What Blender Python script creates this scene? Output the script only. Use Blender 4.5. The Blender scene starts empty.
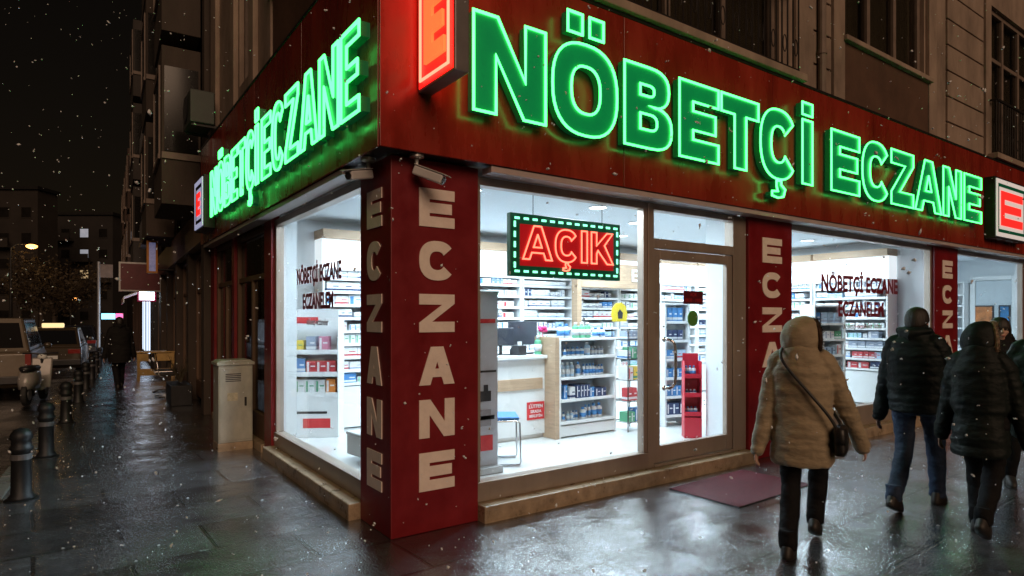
import bpy, bmesh, math, random
from mathutils import Vector, Matrix, noise
random.seed(7)
R = math.radians
sc = bpy.context.scene
col = sc.collection
PI = math.pi

# ---------------------------------------------------------------- camera frame
CAM = Vector((-1.946, -4.320, 1.65))
def cam2w(X, Y, z=0.0):
    """camera-aligned plan position (X right, Y ahead, metres) to the world"""
    return Vector((CAM.x + .817*X + .576*Y, CAM.y - .577*X + .817*Y, z))

# ---------------------------------------------------------------- materials
MATS = {}
def mat(name, c, rough=.5, metal=0., var=.12, vscale=6., bump=0., bscale=40., emit=None, estr=0., coat=0., spec=.5, sheen=0., rvar=0., stretch=(1,1,1)):
    if name in MATS: return MATS[name]
    m = bpy.data.materials.new(name); m.use_nodes = True
    nt = m.node_tree; n = nt.nodes; L = nt.links
    p = n['Principled BSDF']
    p.inputs['Roughness'].default_value = rough
    p.inputs['Metallic'].default_value = metal
    p.inputs['Specular IOR Level'].default_value = spec
    p.inputs['Coat Weight'].default_value = coat
    p.inputs['Sheen Weight'].default_value = sheen
    p.inputs['Base Color'].default_value = (*c, 1)
    tc = n.new('ShaderNodeTexCoord')
    mp = n.new('ShaderNodeMapping'); mp.inputs['Scale'].default_value = stretch
    L.new(tc.outputs['Object'], mp.inputs['Vector'])
    if var > 0:
        t = n.new('ShaderNodeTexNoise'); t.inputs['Scale'].default_value = vscale; t.inputs['Detail'].default_value = 6; t.inputs['Roughness'].default_value = .65
        L.new(mp.outputs['Vector'], t.inputs['Vector'])
        r = n.new('ShaderNodeValToRGB')
        r.color_ramp.elements[0].position = .3; r.color_ramp.elements[1].position = .7
        r.color_ramp.elements[0].color = (*[x*(1-var) for x in c], 1)
        r.color_ramp.elements[1].color = (*[min(1, x*(1+var)) for x in c], 1)
        L.new(t.outputs['Fac'], r.inputs['Fac']); L.new(r.outputs['Color'], p.inputs['Base Color'])
        if rvar > 0:
            mr = n.new('ShaderNodeMapRange'); mr.inputs['From Min'].default_value = .3; mr.inputs['From Max'].default_value = .7
            mr.inputs['To Min'].default_value = max(.02, rough-rvar); mr.inputs['To Max'].default_value = min(1, rough+rvar)
            L.new(t.outputs['Fac'], mr.inputs['Value']); L.new(mr.outputs['Result'], p.inputs['Roughness'])
    if bump > 0:
        t2 = n.new('ShaderNodeTexNoise'); t2.inputs['Scale'].default_value = bscale; t2.inputs['Detail'].default_value = 5
        L.new(mp.outputs['Vector'], t2.inputs['Vector'])
        b = n.new('ShaderNodeBump'); b.inputs['Strength'].default_value = bump; b.inputs['Distance'].default_value = .02
        L.new(t2.outputs['Fac'], b.inputs['Height']); L.new(b.outputs['Normal'], p.inputs['Normal'])
    if emit:
        p.inputs['Emission Color'].default_value = (*emit, 1); p.inputs['Emission Strength'].default_value = estr
    MATS[name] = m
    return m

def glass_mat(name, tint=(.95,.98,.98), ior=1.5, refl_rough=.02, extra=0.0):
    m = bpy.data.materials.new(name); m.use_nodes = True
    nt = m.node_tree; n = nt.nodes; L = nt.links; n.clear()
    o = n.new('ShaderNodeOutputMaterial'); tr = n.new('ShaderNodeBsdfTransparent'); gl = n.new('ShaderNodeBsdfGlossy'); mx = n.new('ShaderNodeMixShader')
    lw = n.new('ShaderNodeLayerWeight'); pw = n.new('ShaderNodeMath'); pw.operation = 'POWER'; pw.inputs[1].default_value = 5
    fr = n.new('ShaderNodeMath'); fr.operation = 'MULTIPLY_ADD'; f0 = 2*((ior-1)/(ior+1))**2; fr.inputs[1].default_value = .9-f0; fr.inputs[2].default_value = f0
    L.new(lw.outputs['Facing'], pw.inputs[0]); L.new(pw.outputs[0], fr.inputs[0])
    tr.inputs['Color'].default_value = (*tint, 1); gl.inputs['Roughness'].default_value = refl_rough
    ad = n.new('ShaderNodeMath'); ad.operation = 'ADD'; ad.inputs[1].default_value = extra; ad.use_clamp = True
    L.new(fr.outputs[0], ad.inputs[0])
    L.new(ad.outputs[0], mx.inputs['Fac']); L.new(tr.outputs[0], mx.inputs[1]); L.new(gl.outputs[0], mx.inputs[2]); L.new(mx.outputs[0], o.inputs['Surface'])
    return m

def paving_mat(name, c, bw, rh, ang, rlo, rhi, mortar=.010, pud=2.0):
    m = bpy.data.materials.new(name); m.use_nodes = True
    nt = m.node_tree; n = nt.nodes; L = nt.links; p = n['Principled BSDF']
    tc = n.new('ShaderNodeTexCoord'); mp = n.new('ShaderNodeMapping'); mp.inputs['Rotation'].default_value = (0, 0, ang)
    L.new(tc.outputs['Object'], mp.inputs['Vector'])
    # slightly wobbly joints
    wn = n.new('ShaderNodeTexNoise'); wn.inputs['Scale'].default_value = 3.0; L.new(mp.outputs[0], wn.inputs['Vector'])
    wa = n.new('ShaderNodeVectorMath'); wa.operation = 'MULTIPLY_ADD'; wa.inputs[1].default_value = (.025,.025,0)
    L.new(wn.outputs['Color'], wa.inputs[0]); L.new(mp.outputs[0], wa.inputs[2])
    br = n.new('ShaderNodeTexBrick'); br.inputs['Scale'].default_value = 1.0
    br.inputs['Brick Width'].default_value = bw; br.inputs['Row Height'].default_value = rh
    br.inputs['Mortar Size'].default_value = mortar; br.inputs['Mortar Smooth'].default_value = .25; br.inputs['Bias'].default_value = .0
    br.offset = .5
    br.inputs['Color1'].default_value = (*[x*.50 for x in c], 1); br.inputs['Color2'].default_value = (*[x*1.55 for x in c], 1)
    br.inputs['Mortar'].default_value = (*[x*.28 for x in c], 1)
    L.new(wa.outputs[0], br.inputs['Vector'])
    # fine grain and stains
    g = n.new('ShaderNodeTexNoise'); g.inputs['Scale'].default_value = 9; g.inputs['Detail'].default_value = 8; g.inputs['Roughness'].default_value = .7; L.new(mp.outputs[0], g.inputs['Vector'])
    mr = n.new('ShaderNodeMapRange'); mr.inputs['From Min'].default_value = .3; mr.inputs['From Max'].default_value = .7; mr.inputs['To Min'].default_value = .55; mr.inputs['To Max'].default_value = 1.4
    L.new(g.outputs['Fac'], mr.inputs['Value'])
    mul = n.new('ShaderNodeVectorMath'); mul.operation = 'SCALE'; L.new(br.outputs['Color'], mul.inputs[0]); L.new(mr.outputs['Result'], mul.inputs['Scale'])
    L.new(mul.outputs[0], p.inputs['Base Color'])
    # wet film: standing water in patches, drier stone between
    w = n.new('ShaderNodeTexNoise'); w.inputs['Scale'].default_value = pud; w.inputs['Detail'].default_value = 4; w.inputs['Roughness'].default_value = .62; L.new(mp.outputs[0], w.inputs['Vector'])
    rr = n.new('ShaderNodeMapRange'); rr.interpolation_type = 'SMOOTHSTEP'; rr.inputs['From Min'].default_value = .36; rr.inputs['From Max'].default_value = .66
    rr.inputs['To Min'].default_value = rlo; rr.inputs['To Max'].default_value = rhi
    L.new(w.outputs['Fac'], rr.inputs['Value']); L.new(rr.outputs['Result'], p.inputs['Roughness'])
    p.inputs['Specular IOR Level'].default_value = 1.0; p.inputs['Coat Weight'].default_value = 1.0; p.inputs['Coat IOR'].default_value = 1.6; p.inputs['Coat Roughness'].default_value = .13
    # relief: joints, slab tilt, rough skin that the water drowns
    h1 = n.new('ShaderNodeTexNoise'); h1.inputs['Scale'].default_value = 62; h1.inputs['Detail'].default_value = 6; L.new(mp.outputs[0], h1.inputs['Vector'])
    h2 = n.new('ShaderNodeTexNoise'); h2.inputs['Scale'].default_value = 4.5; h2.inputs['Detail'].default_value = 3; L.new(mp.outputs[0], h2.inputs['Vector'])
    s1 = n.new('ShaderNodeMath'); s1.operation = 'MULTIPLY'; L.new(h1.outputs['Fac'], s1.inputs[0])
    wet = n.new('ShaderNodeMapRange'); wet.inputs['From Min'].default_value = .40; wet.inputs['From Max'].default_value = .62; wet.inputs['To Min'].default_value = .30; wet.inputs['To Max'].default_value = .80
    L.new(w.outputs['Fac'], wet.inputs['Value']); L.new(wet.outputs['Result'], s1.inputs[1])
    a1 = n.new('ShaderNodeMath'); a1.operation = 'MULTIPLY_ADD'; a1.inputs[1].default_value = .34; L.new(h2.outputs['Fac'], a1.inputs[0]); L.new(s1.outputs[0], a1.inputs[2])
    a2 = n.new('ShaderNodeMath'); a2.operation = 'MULTIPLY_ADD'; a2.inputs[1].default_value = -1.7; L.new(br.outputs['Fac'], a2.inputs[0]); L.new(a1.outputs[0], a2.inputs[2])
    b = n.new('ShaderNodeBump'); b.inputs['Strength'].default_value = .50; b.inputs['Distance'].default_value = .018
    L.new(a2.outputs[0], b.inputs['Height']); L.new(b.outputs['Normal'], p.inputs['Normal']); L.new(b.outputs['Normal'], p.inputs['Coat Normal'])
    return m

M = dict(
 fascia=mat('fascia_red', (.27,.024,.014), .28, var=.34, vscale=2.6, rvar=.14, bump=.10, bscale=2.5, stretch=(1.3,1.3,.35)),
 pillar=mat('pillar_red', (.20,.008,.013), .42, var=.22, vscale=3, rvar=.1, bump=.05, bscale=8),
 letter=mat('pillar_letter_pink', (.92,.79,.71), .5, var=.10, vscale=9),
 stone=mat('stone_step', (.36,.27,.18), .35, var=.35, vscale=7, bump=.25, bscale=30, rvar=.15),
 alu=mat('bronze_aluminium', (.37,.30,.25), .38, metal=.35, var=.15, vscale=4, rvar=.08, stretch=(1,1,.2)),
 alug=mat('grey_aluminium', (.42,.42,.42), .35, metal=.6, var=.12, vscale=4),
 chrome=mat('chrome', (.75,.76,.78), .15, metal=1., var=.04),
 wall=mat('upper_wall_plaster', (.30,.225,.175), .85, var=.40, vscale=1.6, bump=.25, bscale=18, stretch=(1,1,.45)),
 wallstone=mat('upper_wall_panel', (.10,.052,.032), .7, var=.35, vscale=1.3, bump=.2, bscale=12),
 winframe=mat('upper_window_frame', (.20,.15,.12), .6, var=.2),
 darkmetal=mat('dark_metal', (.028,.027,.027), .45, metal=.5, var=.25, bump=.05),
 iron=mat('wrought_iron', (.022,.018,.016), .5, metal=.4, var=.2),
 white=mat('white_laminate', (.80,.82,.83), .35, var=.03, vscale=2),
 whitewall=mat('white_wall', (.76,.80,.83), .8, var=.03, vscale=2),
 ceil=mat('ceiling_white', (.72,.78,.83), .8, var=.03, vscale=1),
 tile=mat('shop_floor_tile', (.72,.73,.72), .12, var=.06, vscale=1.5, rvar=.05),
 oak=mat('light_oak', (.42,.29,.19), .5, var=.18, vscale=5, stretch=(1,1,8)),
 greyback=mat('shelf_back_blue_grey', (.48,.58,.68), .6, var=.05),
 black=mat('black_plastic', (.02,.02,.024), .4, var=.2),
 red=mat('red_card', (.55,.03,.035), .5, var=.08),
 neon=mat('neon_tube_green', (.1,.6,.3), .3, var=0, emit=(.062,1,.15), estr=5.0),
 neonface=mat('green_acrylic_face', (.003,.15,.05), .3, var=.15, vscale=5, emit=(.006,.5,.13), estr=.25),
 neonside=mat('green_acrylic_return', (.003,.16,.05), .35, var=.15, emit=(.0,.4,.12), estr=.05),
 rneon=mat('neon_red', (.6,.2,.1), .3, var=0, emit=(1,.17,.10), estr=3.4),
 rface=mat('red_lit_face', (.5,.01,.01), .4, var=.1, emit=(1,.008,.006), estr=2.6),
 oneon=mat('neon_orange', (.6,.3,.1), .3, var=0, emit=(1,.20,.05), estr=.95),
 gled=mat('green_led', (.2,.6,.4), .3, var=0, emit=(.25,1,.55), estr=2.6),
 gpanel=mat('green_panel', (.004,.07,.035), .4, var=.1, emit=(.0,.4,.16), estr=.08),
 down=mat('downlight', (.9,.9,.9), .3, var=0, emit=(.92,.97,1), estr=9),
 backlit=mat('backlit_header', (.9,.9,.9), .4, var=0, emit=(.93,.97,1), estr=1.0),
)
M['glass'] = glass_mat('window_glass', (.93,.965,.975), 1.45)
M['darkglass'] = mat('dark_window_pane', (.012,.011,.010), .12, var=.4, vscale=.8, spec=.4)
M['pave'] = paving_mat('wet_paving', (.060,.063,.070), 1.05, .62, R(-2.3), .07, .25, mortar=.014)
M['road'] = paving_mat('wet_asphalt', (.035,.033,.032), 9, 7, 0, .10, .45, mortar=.0, pud=.9)

# ---------------------------------------------------------------- mesh builder
class MB:
    def __init__(s): s.v=[]; s.f=[]; s.mi=[]
    def add(s, vs, fs, mi=0):
        o=len(s.v); s.v+= [Vector(x) for x in vs]; s.f+= [tuple(i+o for i in f) for f in fs]; s.mi+=[mi]*len(fs); return s
    def box(s, x0,x1,y0,y1,z0,z1, mi=0, m=None):
        vs=[Vector((x,y,z)) for z in (z0,z1) for y in (y0,y1) for x in (x0,x1)]
        if m is not None: vs=[m@v for v in vs]
        return s.add(vs,[(0,2,3,1),(4,5,7,6),(0,1,5,4),(2,6,7,3),(0,4,6,2),(1,3,7,5)],mi)
    def prism(s, pts, a, b, axis='y', mi=0, m=None):
        """closed outline extruded from a to b along an axis"""
        n=len(pts)
        def P(p,t):
            if axis=='y': v=Vector((p[0],t,p[1]))
            elif axis=='x': v=Vector((t,p[0],p[1]))
            else: v=Vector((p[0],p[1],t))
            return m@v if m is not None else v
        vs=[P(p,a) for p in pts]+[P(p,b) for p in pts]
        fs=[tuple(range(n)),tuple(range(2*n-1,n-1,-1))]+[(i,i+n,(i+1)%n+n,(i+1)%n) for i in range(n)]
        return s.add(vs,fs,mi)
    def tube(s, pts, rad, seg=10, mi=0, cap=True, sx=1.0):
        pts=[Vector(p) for p in pts]; n=len(pts)
        rr=rad if isinstance(rad,(list,tuple)) else [rad]*n
        T=[]
        for i in range(n):
            d=(pts[min(i+1,n-1)]-pts[max(i-1,0)]); T.append(d.normalized() if d.length>1e-9 else Vector((0,0,1)))
        up=Vector((1,0,0)) if abs(T[0].x)<.8 else Vector((0,1,0))
        vs=[];a=(up-T[0]*up.dot(T[0])).normalized()
        for i in range(n):
            a=(a-T[i]*a.dot(T[i])).normalized(); b=T[i].cross(a)
            for k in range(seg):
                t=2*PI*k/seg; vs.append(pts[i]+(a*math.cos(t)*sx+b*math.sin(t))*rr[i])
        fs=[(i*seg+k,i*seg+(k+1)%seg,(i+1)*seg+(k+1)%seg,(i+1)*seg+k) for i in range(n-1) for k in range(seg)]
        if cap: fs+=[tuple(range(seg-1,-1,-1)),tuple((n-1)*seg+k for k in range(seg))]
        return s.add(vs,fs,mi)
    def lathe(s, prof, c=(0,0,0), seg=20, mi=0):
        """profile of (radius, z) spun about z"""
        vs=[];n=len(prof)
        for r,z in prof:
            for k in range(seg):
                t=2*PI*k/seg; vs.append((c[0]+r*math.cos(t),c[1]+r*math.sin(t),c[2]+z))
        fs=[(i*seg+k,i*seg+(k+1)%seg,(i+1)*seg+(k+1)%seg,(i+1)*seg+k) for i in range(n-1) for k in range(seg)]
        fs+=[tuple(range(seg-1,-1,-1)),tuple((n-1)*seg+k for k in range(seg))]
        return s.add(vs,fs,mi)
    def ell(s, c, r, seg=16, rings=10, mi=0, m=None):
        vs=[];c=Vector(c)
        for i in range(1,rings):
            p=PI*i/rings
            for k in range(seg):
                t=2*PI*k/seg; vs.append(Vector((math.sin(p)*math.cos(t)*r[0],math.sin(p)*math.sin(t)*r[1],math.cos(p)*r[2])))
        vs+=[Vector((0,0,r[2])),Vector((0,0,-r[2]))]
        if m is not None: vs=[m@v for v in vs]
        vs=[v+c for v in vs]
        fs=[(i*seg+k,(i+1)*seg+k,(i+1)*seg+(k+1)%seg,i*seg+(k+1)%seg) for i in range(rings-2) for k in range(seg)]
        top=len(vs)-2
        fs+=[(top,k,(k+1)%seg) for k in range(seg)]+[(top+1,(rings-2)*seg+(k+1)%seg,(rings-2)*seg+k) for k in range(seg)]
        return s.add(vs,fs,mi)
    def loft(s, rings, seg=28, mi=0, pw=2.0):
        """rings of (cx,cy,z,rx,ry)"""
        vs=[]
        for cx,cy,z,rx,ry in rings:
            for k in range(seg):
                t=2*PI*k/seg; c_,s_=math.cos(t),math.sin(t)
                vs.append((cx+rx*math.copysign(abs(c_)**(2/pw),c_),cy+ry*math.copysign(abs(s_)**(2/pw),s_),z))
        n=len(rings)
        fs=[(i*seg+k,i*seg+(k+1)%seg,(i+1)*seg+(k+1)%seg,(i+1)*seg+k) for i in range(n-1) for k in range(seg)]
        fs+=[tuple(range(seg-1,-1,-1)),tuple((n-1)*seg+k for k in range(seg))]
        return s.add(vs,fs,mi)
    def mesh(s, name, mats):
        me=bpy.data.meshes.new(name); me.from_pydata([tuple(v) for v in s.v],[],s.f)
        for m in (mats if isinstance(mats,(list,tuple)) else [mats]): me.materials.append(m)
        me.polygons.foreach_set('material_index',s.mi)
        bm=bmesh.new(); bm.from_mesh(me); bmesh.ops.recalc_face_normals(bm,faces=bm.faces); bm.to_mesh(me); bm.free()
        me.update(); return me
    def build(s, name, mats, parent=None, loc=None, rotz=0, bevel=0, smooth=False):
        return link(name, s.mesh(name, mats), parent, loc, rotz, bevel, smooth)

def link(name, me, parent=None, loc=None, rotz=0, bevel=0, smooth=False):
    o=bpy.data.objects.new(name,me); col.objects.link(o)
    if parent is not None: o.parent=parent
    if loc is not None: o.location=loc
    if rotz: o.rotation_euler.z=rotz
    if bevel:
        b=o.modifiers.new('Bevel','BEVEL'); b.width=bevel; b.segments=2; b.limit_method='ANGLE'; b.angle_limit=R(40)
    if smooth:
        for p in me.polygons: p.use_smooth=True
    return o
def pieces(name,boxes,m,par,bevel=0):
    for b in boxes: MB().box(*b).build(name,m,par,bevel=bevel)
def tag(o,label=None,cat=None,group=None,kind=None):
    if label: o['label']=label
    if cat: o['category']=cat
    if group: o['group']=group
    if kind: o['kind']=kind
    return o
def thing(name,label,cat,loc=(0,0,0),rotz=0,group=None):
    o=bpy.data.objects.new(name,None); col.objects.link(o); o.location=loc; o.rotation_euler.z=rotz; o.empty_display_size=.1
    return tag(o,label,cat,group)
def dup(root,loc=None,rotz=None,label=None,group=None):
    def cp(o,par):
        c=o.copy(); col.objects.link(c)
        if par is not None: c.parent=par
        for ch in o.children: cp(ch,c)
        return c
    r=cp(root,None)
    if loc is not None: r.location=loc
    if rotz is not None: r.rotation_euler.z=rotz
    if label: r['label']=label
    if group: r['group']=group
    return r
def evalmesh(o,name):
    dg=bpy.context.evaluated_depsgraph_get(); dg.update()
    me=bpy.data.meshes.new_from_object(o.evaluated_get(dg)); me.name=name
    return me
def fuse(mb,name,m,voxel=.01,smooth=4,post=None,parent=None):
    """grow overlapping solids into one continuous skin"""
    me=mb.mesh(name+'_src',m); o=bpy.data.objects.new('tmp',me); col.objects.link(o)
    r=o.modifiers.new('R','REMESH'); r.mode='VOXEL'; r.voxel_size=voxel; r.use_smooth_shade=True
    if smooth:
        s=o.modifiers.new('S','SMOOTH'); s.factor=.5; s.iterations=smooth
    out=evalmesh(o,name); bpy.data.objects.remove(o); bpy.data.meshes.remove(me)
    if post:
        for v in out.vertices: v.co=post(v.co)
    for p in out.polygons: p.use_smooth=True; p.material_index=0
    out.materials.clear(); out.materials.append(m)
    return link(name,out,parent)

# ---------------------------------------------------------------- lettering
def glyph(ch,w,s,cut=.0):
    """outlines (loops) of a heavy block capital of height 1, width w, stroke s"""
    h=s*.92
    def oval(cx,cy,rx,ry,n=36,pw=2.5,a0=0,a1=2*PI,close=True):
        out=[]
        for i in range(n if close else n+1):
            t=a0+(a1-a0)*i/n; c,q=math.cos(t),math.sin(t)
            out.append((cx+rx*math.copysign(abs(c)**(2/pw),c),cy+ry*math.copysign(abs(q)**(2/pw),q)))
        return out
    if ch in 'Iİ':
        L=[[(0,0),(s,0),(s,1),(0,1)]]
        if ch=='İ': L.append([(0,1.08),(s,1.08),(s,1.27),(0,1.27)])
        return L,s
    if ch=='E': return [[(0,0),(w,0),(w,h),(s,h),(s,.5-h/2),(w*.92,.5-h/2),(w*.92,.5+h/2),(s,.5+h/2),(s,1-h),(w,1-h),(w,1),(0,1)]],w
    if ch=='L': return [[(0,0),(w,0),(w,h),(s,h),(s,1),(0,1)]],w
    if ch=='T': return [[(w/2-s/2,0),(w/2+s/2,0),(w/2+s/2,1-h),(w,1-h),(w,1),(0,1),(0,1-h),(w/2-s/2,1-h)]],w
    if ch=='N': return [[(0,0),(s,0),(s,.60),(w-s*1.08,0),(w,0),(w,1),(w-s,1),(w-s,.40),(s*1.08,1),(0,1)]],w
    if ch=='Z': return [[(0,0),(w,0),(w,h),(s*1.25,h),(w,1-h*.9),(w,1),(0,1),(0,1-h),(w-s*1.25,1-h),(0,h*.9)]],w
    if ch=='K':
        return [[(0,0),(s,0),(s,.32),(s*1.25,.42),(w-s*1.15,0),(w,0),(w*.60,.60),(w*.98,1),(w-s*1.2,1),(s,.58),(s,1),(0,1)]],w
    if ch=='A':
        a=s*.62; x0=w/2-a; x1=w/2+a
        sl=x0; k=s*1.08
        def inl(y): return k+ y*sl   # inner edge of the left leg
        y1,y2=.20,.20+h*.8
        top=min(.80,(w/2-k)/sl-.02) if sl>0 else .8
        L=[[(0,0),(k,0),(inl(y1),y1),(w-inl(y1),y1),(w-k,0),(w,0),(x1,1),(x0,1)]]
        if w-2*inl(y2)>.02:
            ty=min((w/2-k)/sl,.84); L.append([(inl(y2),y2),(w-inl(y2),y2),(w/2+.004,ty),(w/2-.004,ty)])
        return L,w
    if ch in 'OÖ':
        L=[oval(w/2,.5,w/2,.52),oval(w/2,.5,w/2-s,.52-h)]
        if ch=='Ö':
            d=s*.8
            for c in (w/2-d*.75,w/2+d*.75): L.append([(c-d*.5,1.12),(c+d*.5,1.12),(c+d*.5,1.12+d*1.05),(c-d*.5,1.12+d*1.05)])
        return L,w
    if ch in 'CÇ':
        a=R(38)
        o=oval(w/2,.5,w/2,.52,34,2.4,a,2*PI-a,False); i=oval(w/2,.5,w/2-s,.52-h,30,2.4,2*PI-R(33),R(33),False)
        L=[o+i]
        if ch=='Ç':
            t=s*.42
            L.append([(w/2-t*.5,-.045),(w/2+t*.6,-.045),(w/2+t*.6,-.10),(w/2+t*1.5,-.16),(w/2+t*1.1,-.27),(w/2-t*.2,-.30),(w/2-t*1.5,-.28),(w/2-t*1.5,-.215),(w/2-t*.2,-.20),(w/2-t*.5,-.13)])
        return L,w
    if ch=='B':
        r1=.25;r2=.27
        def bump(cx,cy,rx,ry,n=12,rev=False):
            o=[(cx+rx*math.copysign(abs(math.cos(t))**.75,math.cos(t)),cy+ry*math.copysign(abs(math.sin(t))**.75,math.sin(t))) for t in [-PI/2+PI*k/n for k in range(n+1)]]
            return o[::-1] if rev else o
        xc=w*.52
        o=[(0,0)]+bump(xc,.265,w-xc,.265)+bump(xc*.95,.755,w*.94-xc*.95,.245)[1:]+[(0,1)]
        i1=[(s,h*.95)]+bump(xc,.275,w-xc-s,.275-h*.95+ -.02)+[(s,.53-.0-h*.42)]
        i1=[(s,h*.9),(xc,h*.9)]+bump(xc,(h*.9+.53-h*.45)/2,max(.03,w-xc-s),(.53-h*.45-h*.9)/2)[1:-1]+[(xc,.53-h*.45),(s,.53-h*.45)]
        i2=[(s,.53+h*.45),(xc,.53+h*.45)]+bump(xc*.95,(.53+h*.45+1-h*.9)/2,max(.03,w*.94-xc*.95-s),(1-h*.9-.53-h*.45)/2)[1:-1]+[(xc,1-h*.9),(s,1-h*.9)]
        return [o,i1,i2],w
    raise KeyError(ch)

def loops_mesh(loops,name,extr,m,mat2=None):
    cu=bpy.data.curves.new('t','CURVE'); cu.dimensions='2D'; cu.fill_mode='BOTH'; cu.extrude=extr
    for lp in loops:
        sp=cu.splines.new('POLY'); sp.points.add(len(lp)-1); sp.use_cyclic_u=True
        for p,q in zip(sp.points,lp): p.co=(q[0],q[1],0,1)
    o=bpy.data.objects.new('t',cu); col.objects.link(o); me=evalmesh(o,name); bpy.data.objects.remove(o); bpy.data.curves.remove(cu)
    me.materials.clear(); me.materials.append(m)
    if mat2:
        me.materials.append(mat2)
        for p in me.polygons: p.material_index = 0 if abs(p.normal.z)>.7 else 1
    else:
        for p in me.polygons: p.material_index=0
    for p in me.polygons: p.use_smooth=False
    return me
def loops_tube(loops,name,r,m,z=0):
    mb=MB()
    for lp in loops:
        pts=[Vector((*p,z)) for p in lp]
        n=len(pts); vs=[]; seg=8
        for i in range(n):
            a=(pts[i]-pts[i-1]); b=(pts[(i+1)%n]-pts[i])
            if a.length<1e-6: a=b
            if b.length<1e-6: b=a
            a=a.normalized(); b=b.normalized(); t=(a+b)
            t=t.normalized() if t.length>1e-4 else a
            nrm=Vector((-t.y,t.x,0)); k=1/max(.55,nrm.dot(Vector((-a.y,a.x,0))))
            for q in range(seg):
                an=2*PI*q/seg; vs.append(pts[i]+nrm*math.cos(an)*r*k+Vector((0,0,1))*math.sin(an)*r)
        fs=[(i*seg+q,i*seg+(q+1)%seg,((i+1)%n)*seg+(q+1)%seg,((i+1)%n)*seg+q) for i in range(n) for q in range(seg)]
        mb.add(vs,fs)
    me=mb.mesh(name,m)
    for p in me.polygons: p.use_smooth=True
    return me
FR=Matrix(((1,0,0,0),(0,0,-1,0),(0,1,0,0),(0,0,0,1)))          # reads on a wall facing -Y
FL=Matrix(((0,0,-1,0),(-1,0,0,0),(0,1,0,0),(0,0,0,1)))         # reads on a wall facing -X
def text_mesh(txt,name,size,m,off=.0,extr=.0008,align='CENTER',space=1.0):
    cu=bpy.data.curves.new('t','FONT'); cu.body=txt; cu.size=size; cu.offset=off; cu.extrude=extr; cu.align_x=align; cu.space_character=space; cu.resolution_u=3
    o=bpy.data.objects.new('t',cu); col.objects.link(o); me=evalmesh(o,name); bpy.data.objects.remove(o); bpy.data.curves.remove(cu)
    me.materials.clear(); me.materials.append(m)
    for p in me.polygons: p.material_index=0
    return me
def place(o,loc,F): o.matrix_local=Matrix.Translation(loc)@F; return o
LAMP_W=57; SUN=1.1; SKY=.0022
# ================================================================ SETTING
kx=lambda y: -2.80+.065*y                      # kerb line of the side street (it drifts a little towards the houses)
mb=MB(); mb.add([(-400,-400,-.13),(400,-400,-.13),(400,400,-.13),(-400,400,-.13)],[(0,1,2,3)])
tag(mb.build('road',M['road']),kind='structure')
mb=MB(); mb.add([(kx(-14)+.15,-14,0),(60,-14,0),(60,80,0),(kx(80)+.15,80,0)],[(0,1,2,3)])
tag(mb.build('pavement',M['pave']),kind='structure')
mb=MB(); y=-14
kerbm=mat('kerb_stone',(.16,.15,.14),.3,var=.3,vscale=4,bump=.15,rvar=.12)
while y<80:
    a,b=y+.006,y+.994
    mb.add([(kx(a),a,-.2),(kx(a)+.15,a,-.2),(kx(b)+.15,b,-.2),(kx(b),b,-.2),(kx(a),a,.012),(kx(a)+.15,a,.012),(kx(b)+.15,b,.012),(kx(b),b,.012)],[(0,3,2,1),(4,5,6,7),(0,1,5,4),(1,2,6,5),(2,3,7,6),(3,0,4,7)])
    y+=1
tag(mb.build('kerb',kerbm,bevel=.012),kind='structure')

# ================================================================ PHARMACY BUILDING
B=thing('pharmacy_building','corner building with a red fascia and brightly lit pharmacy shop windows at street level','building')
ZF0,ZF1=2.87,4.45
XE=17.0; YE=7.3
# upper walls: right front with openings, butted pieces
mb=MB()
def wallpiece(x0,x1,z0,z1,d=0): mb.box(x0,x1,d,.30,z0,z1)
TOP=9.0
openR=[(1.2,5.05,4.62,7.3),(6.55,9.05,5.42,7.6),(11.75,14.4,4.62,7.4)]
xs=0.0
for a,b,z0,z1 in openR:
    wallpiece(xs,a,2.9,TOP); wallpiece(a,b,2.9,z0); wallpiece(a,b,z1,TOP); xs=b
wallpiece(xs,XE,2.9,TOP)
openL=[(.75,3.1,5.42,7.6),(4.3,5.1,4.9,7.4)]
ys=.30
for a,b,z0,z1 in openL:
    mb.box(0,.30,ys,a,2.9,TOP); mb.box(0,.30,a,b,2.9,z0); mb.box(0,.30,a,b,z1,TOP); ys=b
mb.box(0,.30,ys,YE,2.9,TOP)
mb.box(.3,XE,YE-.2,YE,0,TOP); mb.box(XE-.2,XE,.3,YE-.2,0,TOP); mb.box(.3,XE-.2,.3,YE-.2,TOP-.15,TOP)
mb.box(.3,XE-.2,.3,YE-.2,3.4,3.52)
mb.build('wall',M['wall'],B)
# pilasters, horizontal grooves (raised courses) and parapet panels
for a,b in ((5.33,5.72),(6.22,6.50),(9.10,9.38),(11.45,11.7)):
    pieces('pilaster',[(a,b,-.06,-.002,4.46,TOP)],M['wall'],B,.008)
for a,b in ((9.86,11.40),(5.75,6.19),(14.6,16.9)):
    mb=MB(); z=4.47
    while z<TOP:
        mb.box(a,b,-.035,-.002,z,z+.40); z+=.425
    mb.build('wall_courses',M['wall'],B,bevel=.008)
for a,b in ((3.15,3.45),(4.0,4.25),(5.15,5.4),(.42,.7),(6.5,6.9)):
    pieces('pilaster',[(-.07,-.002,a,b,4.46,TOP)],M['wall'],B,.008)
pieces('parapet_panel',[(6.52,9.08,-.045,-.002,4.46,5.34),(-.05,-.002,.72,3.13,4.46,5.34)],M['wallstone'],B,.006)
pieces('ledge',[(6.46,9.14,-.11,.02,5.345,5.415),(-.11,.02,.68,3.17,5.345,5.415),(.9,5.3,-.22,-.002,4.49,4.58),(11.5,14.7,-.22,-.002,4.50,4.60)],M['wall'],B,.01)
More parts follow.
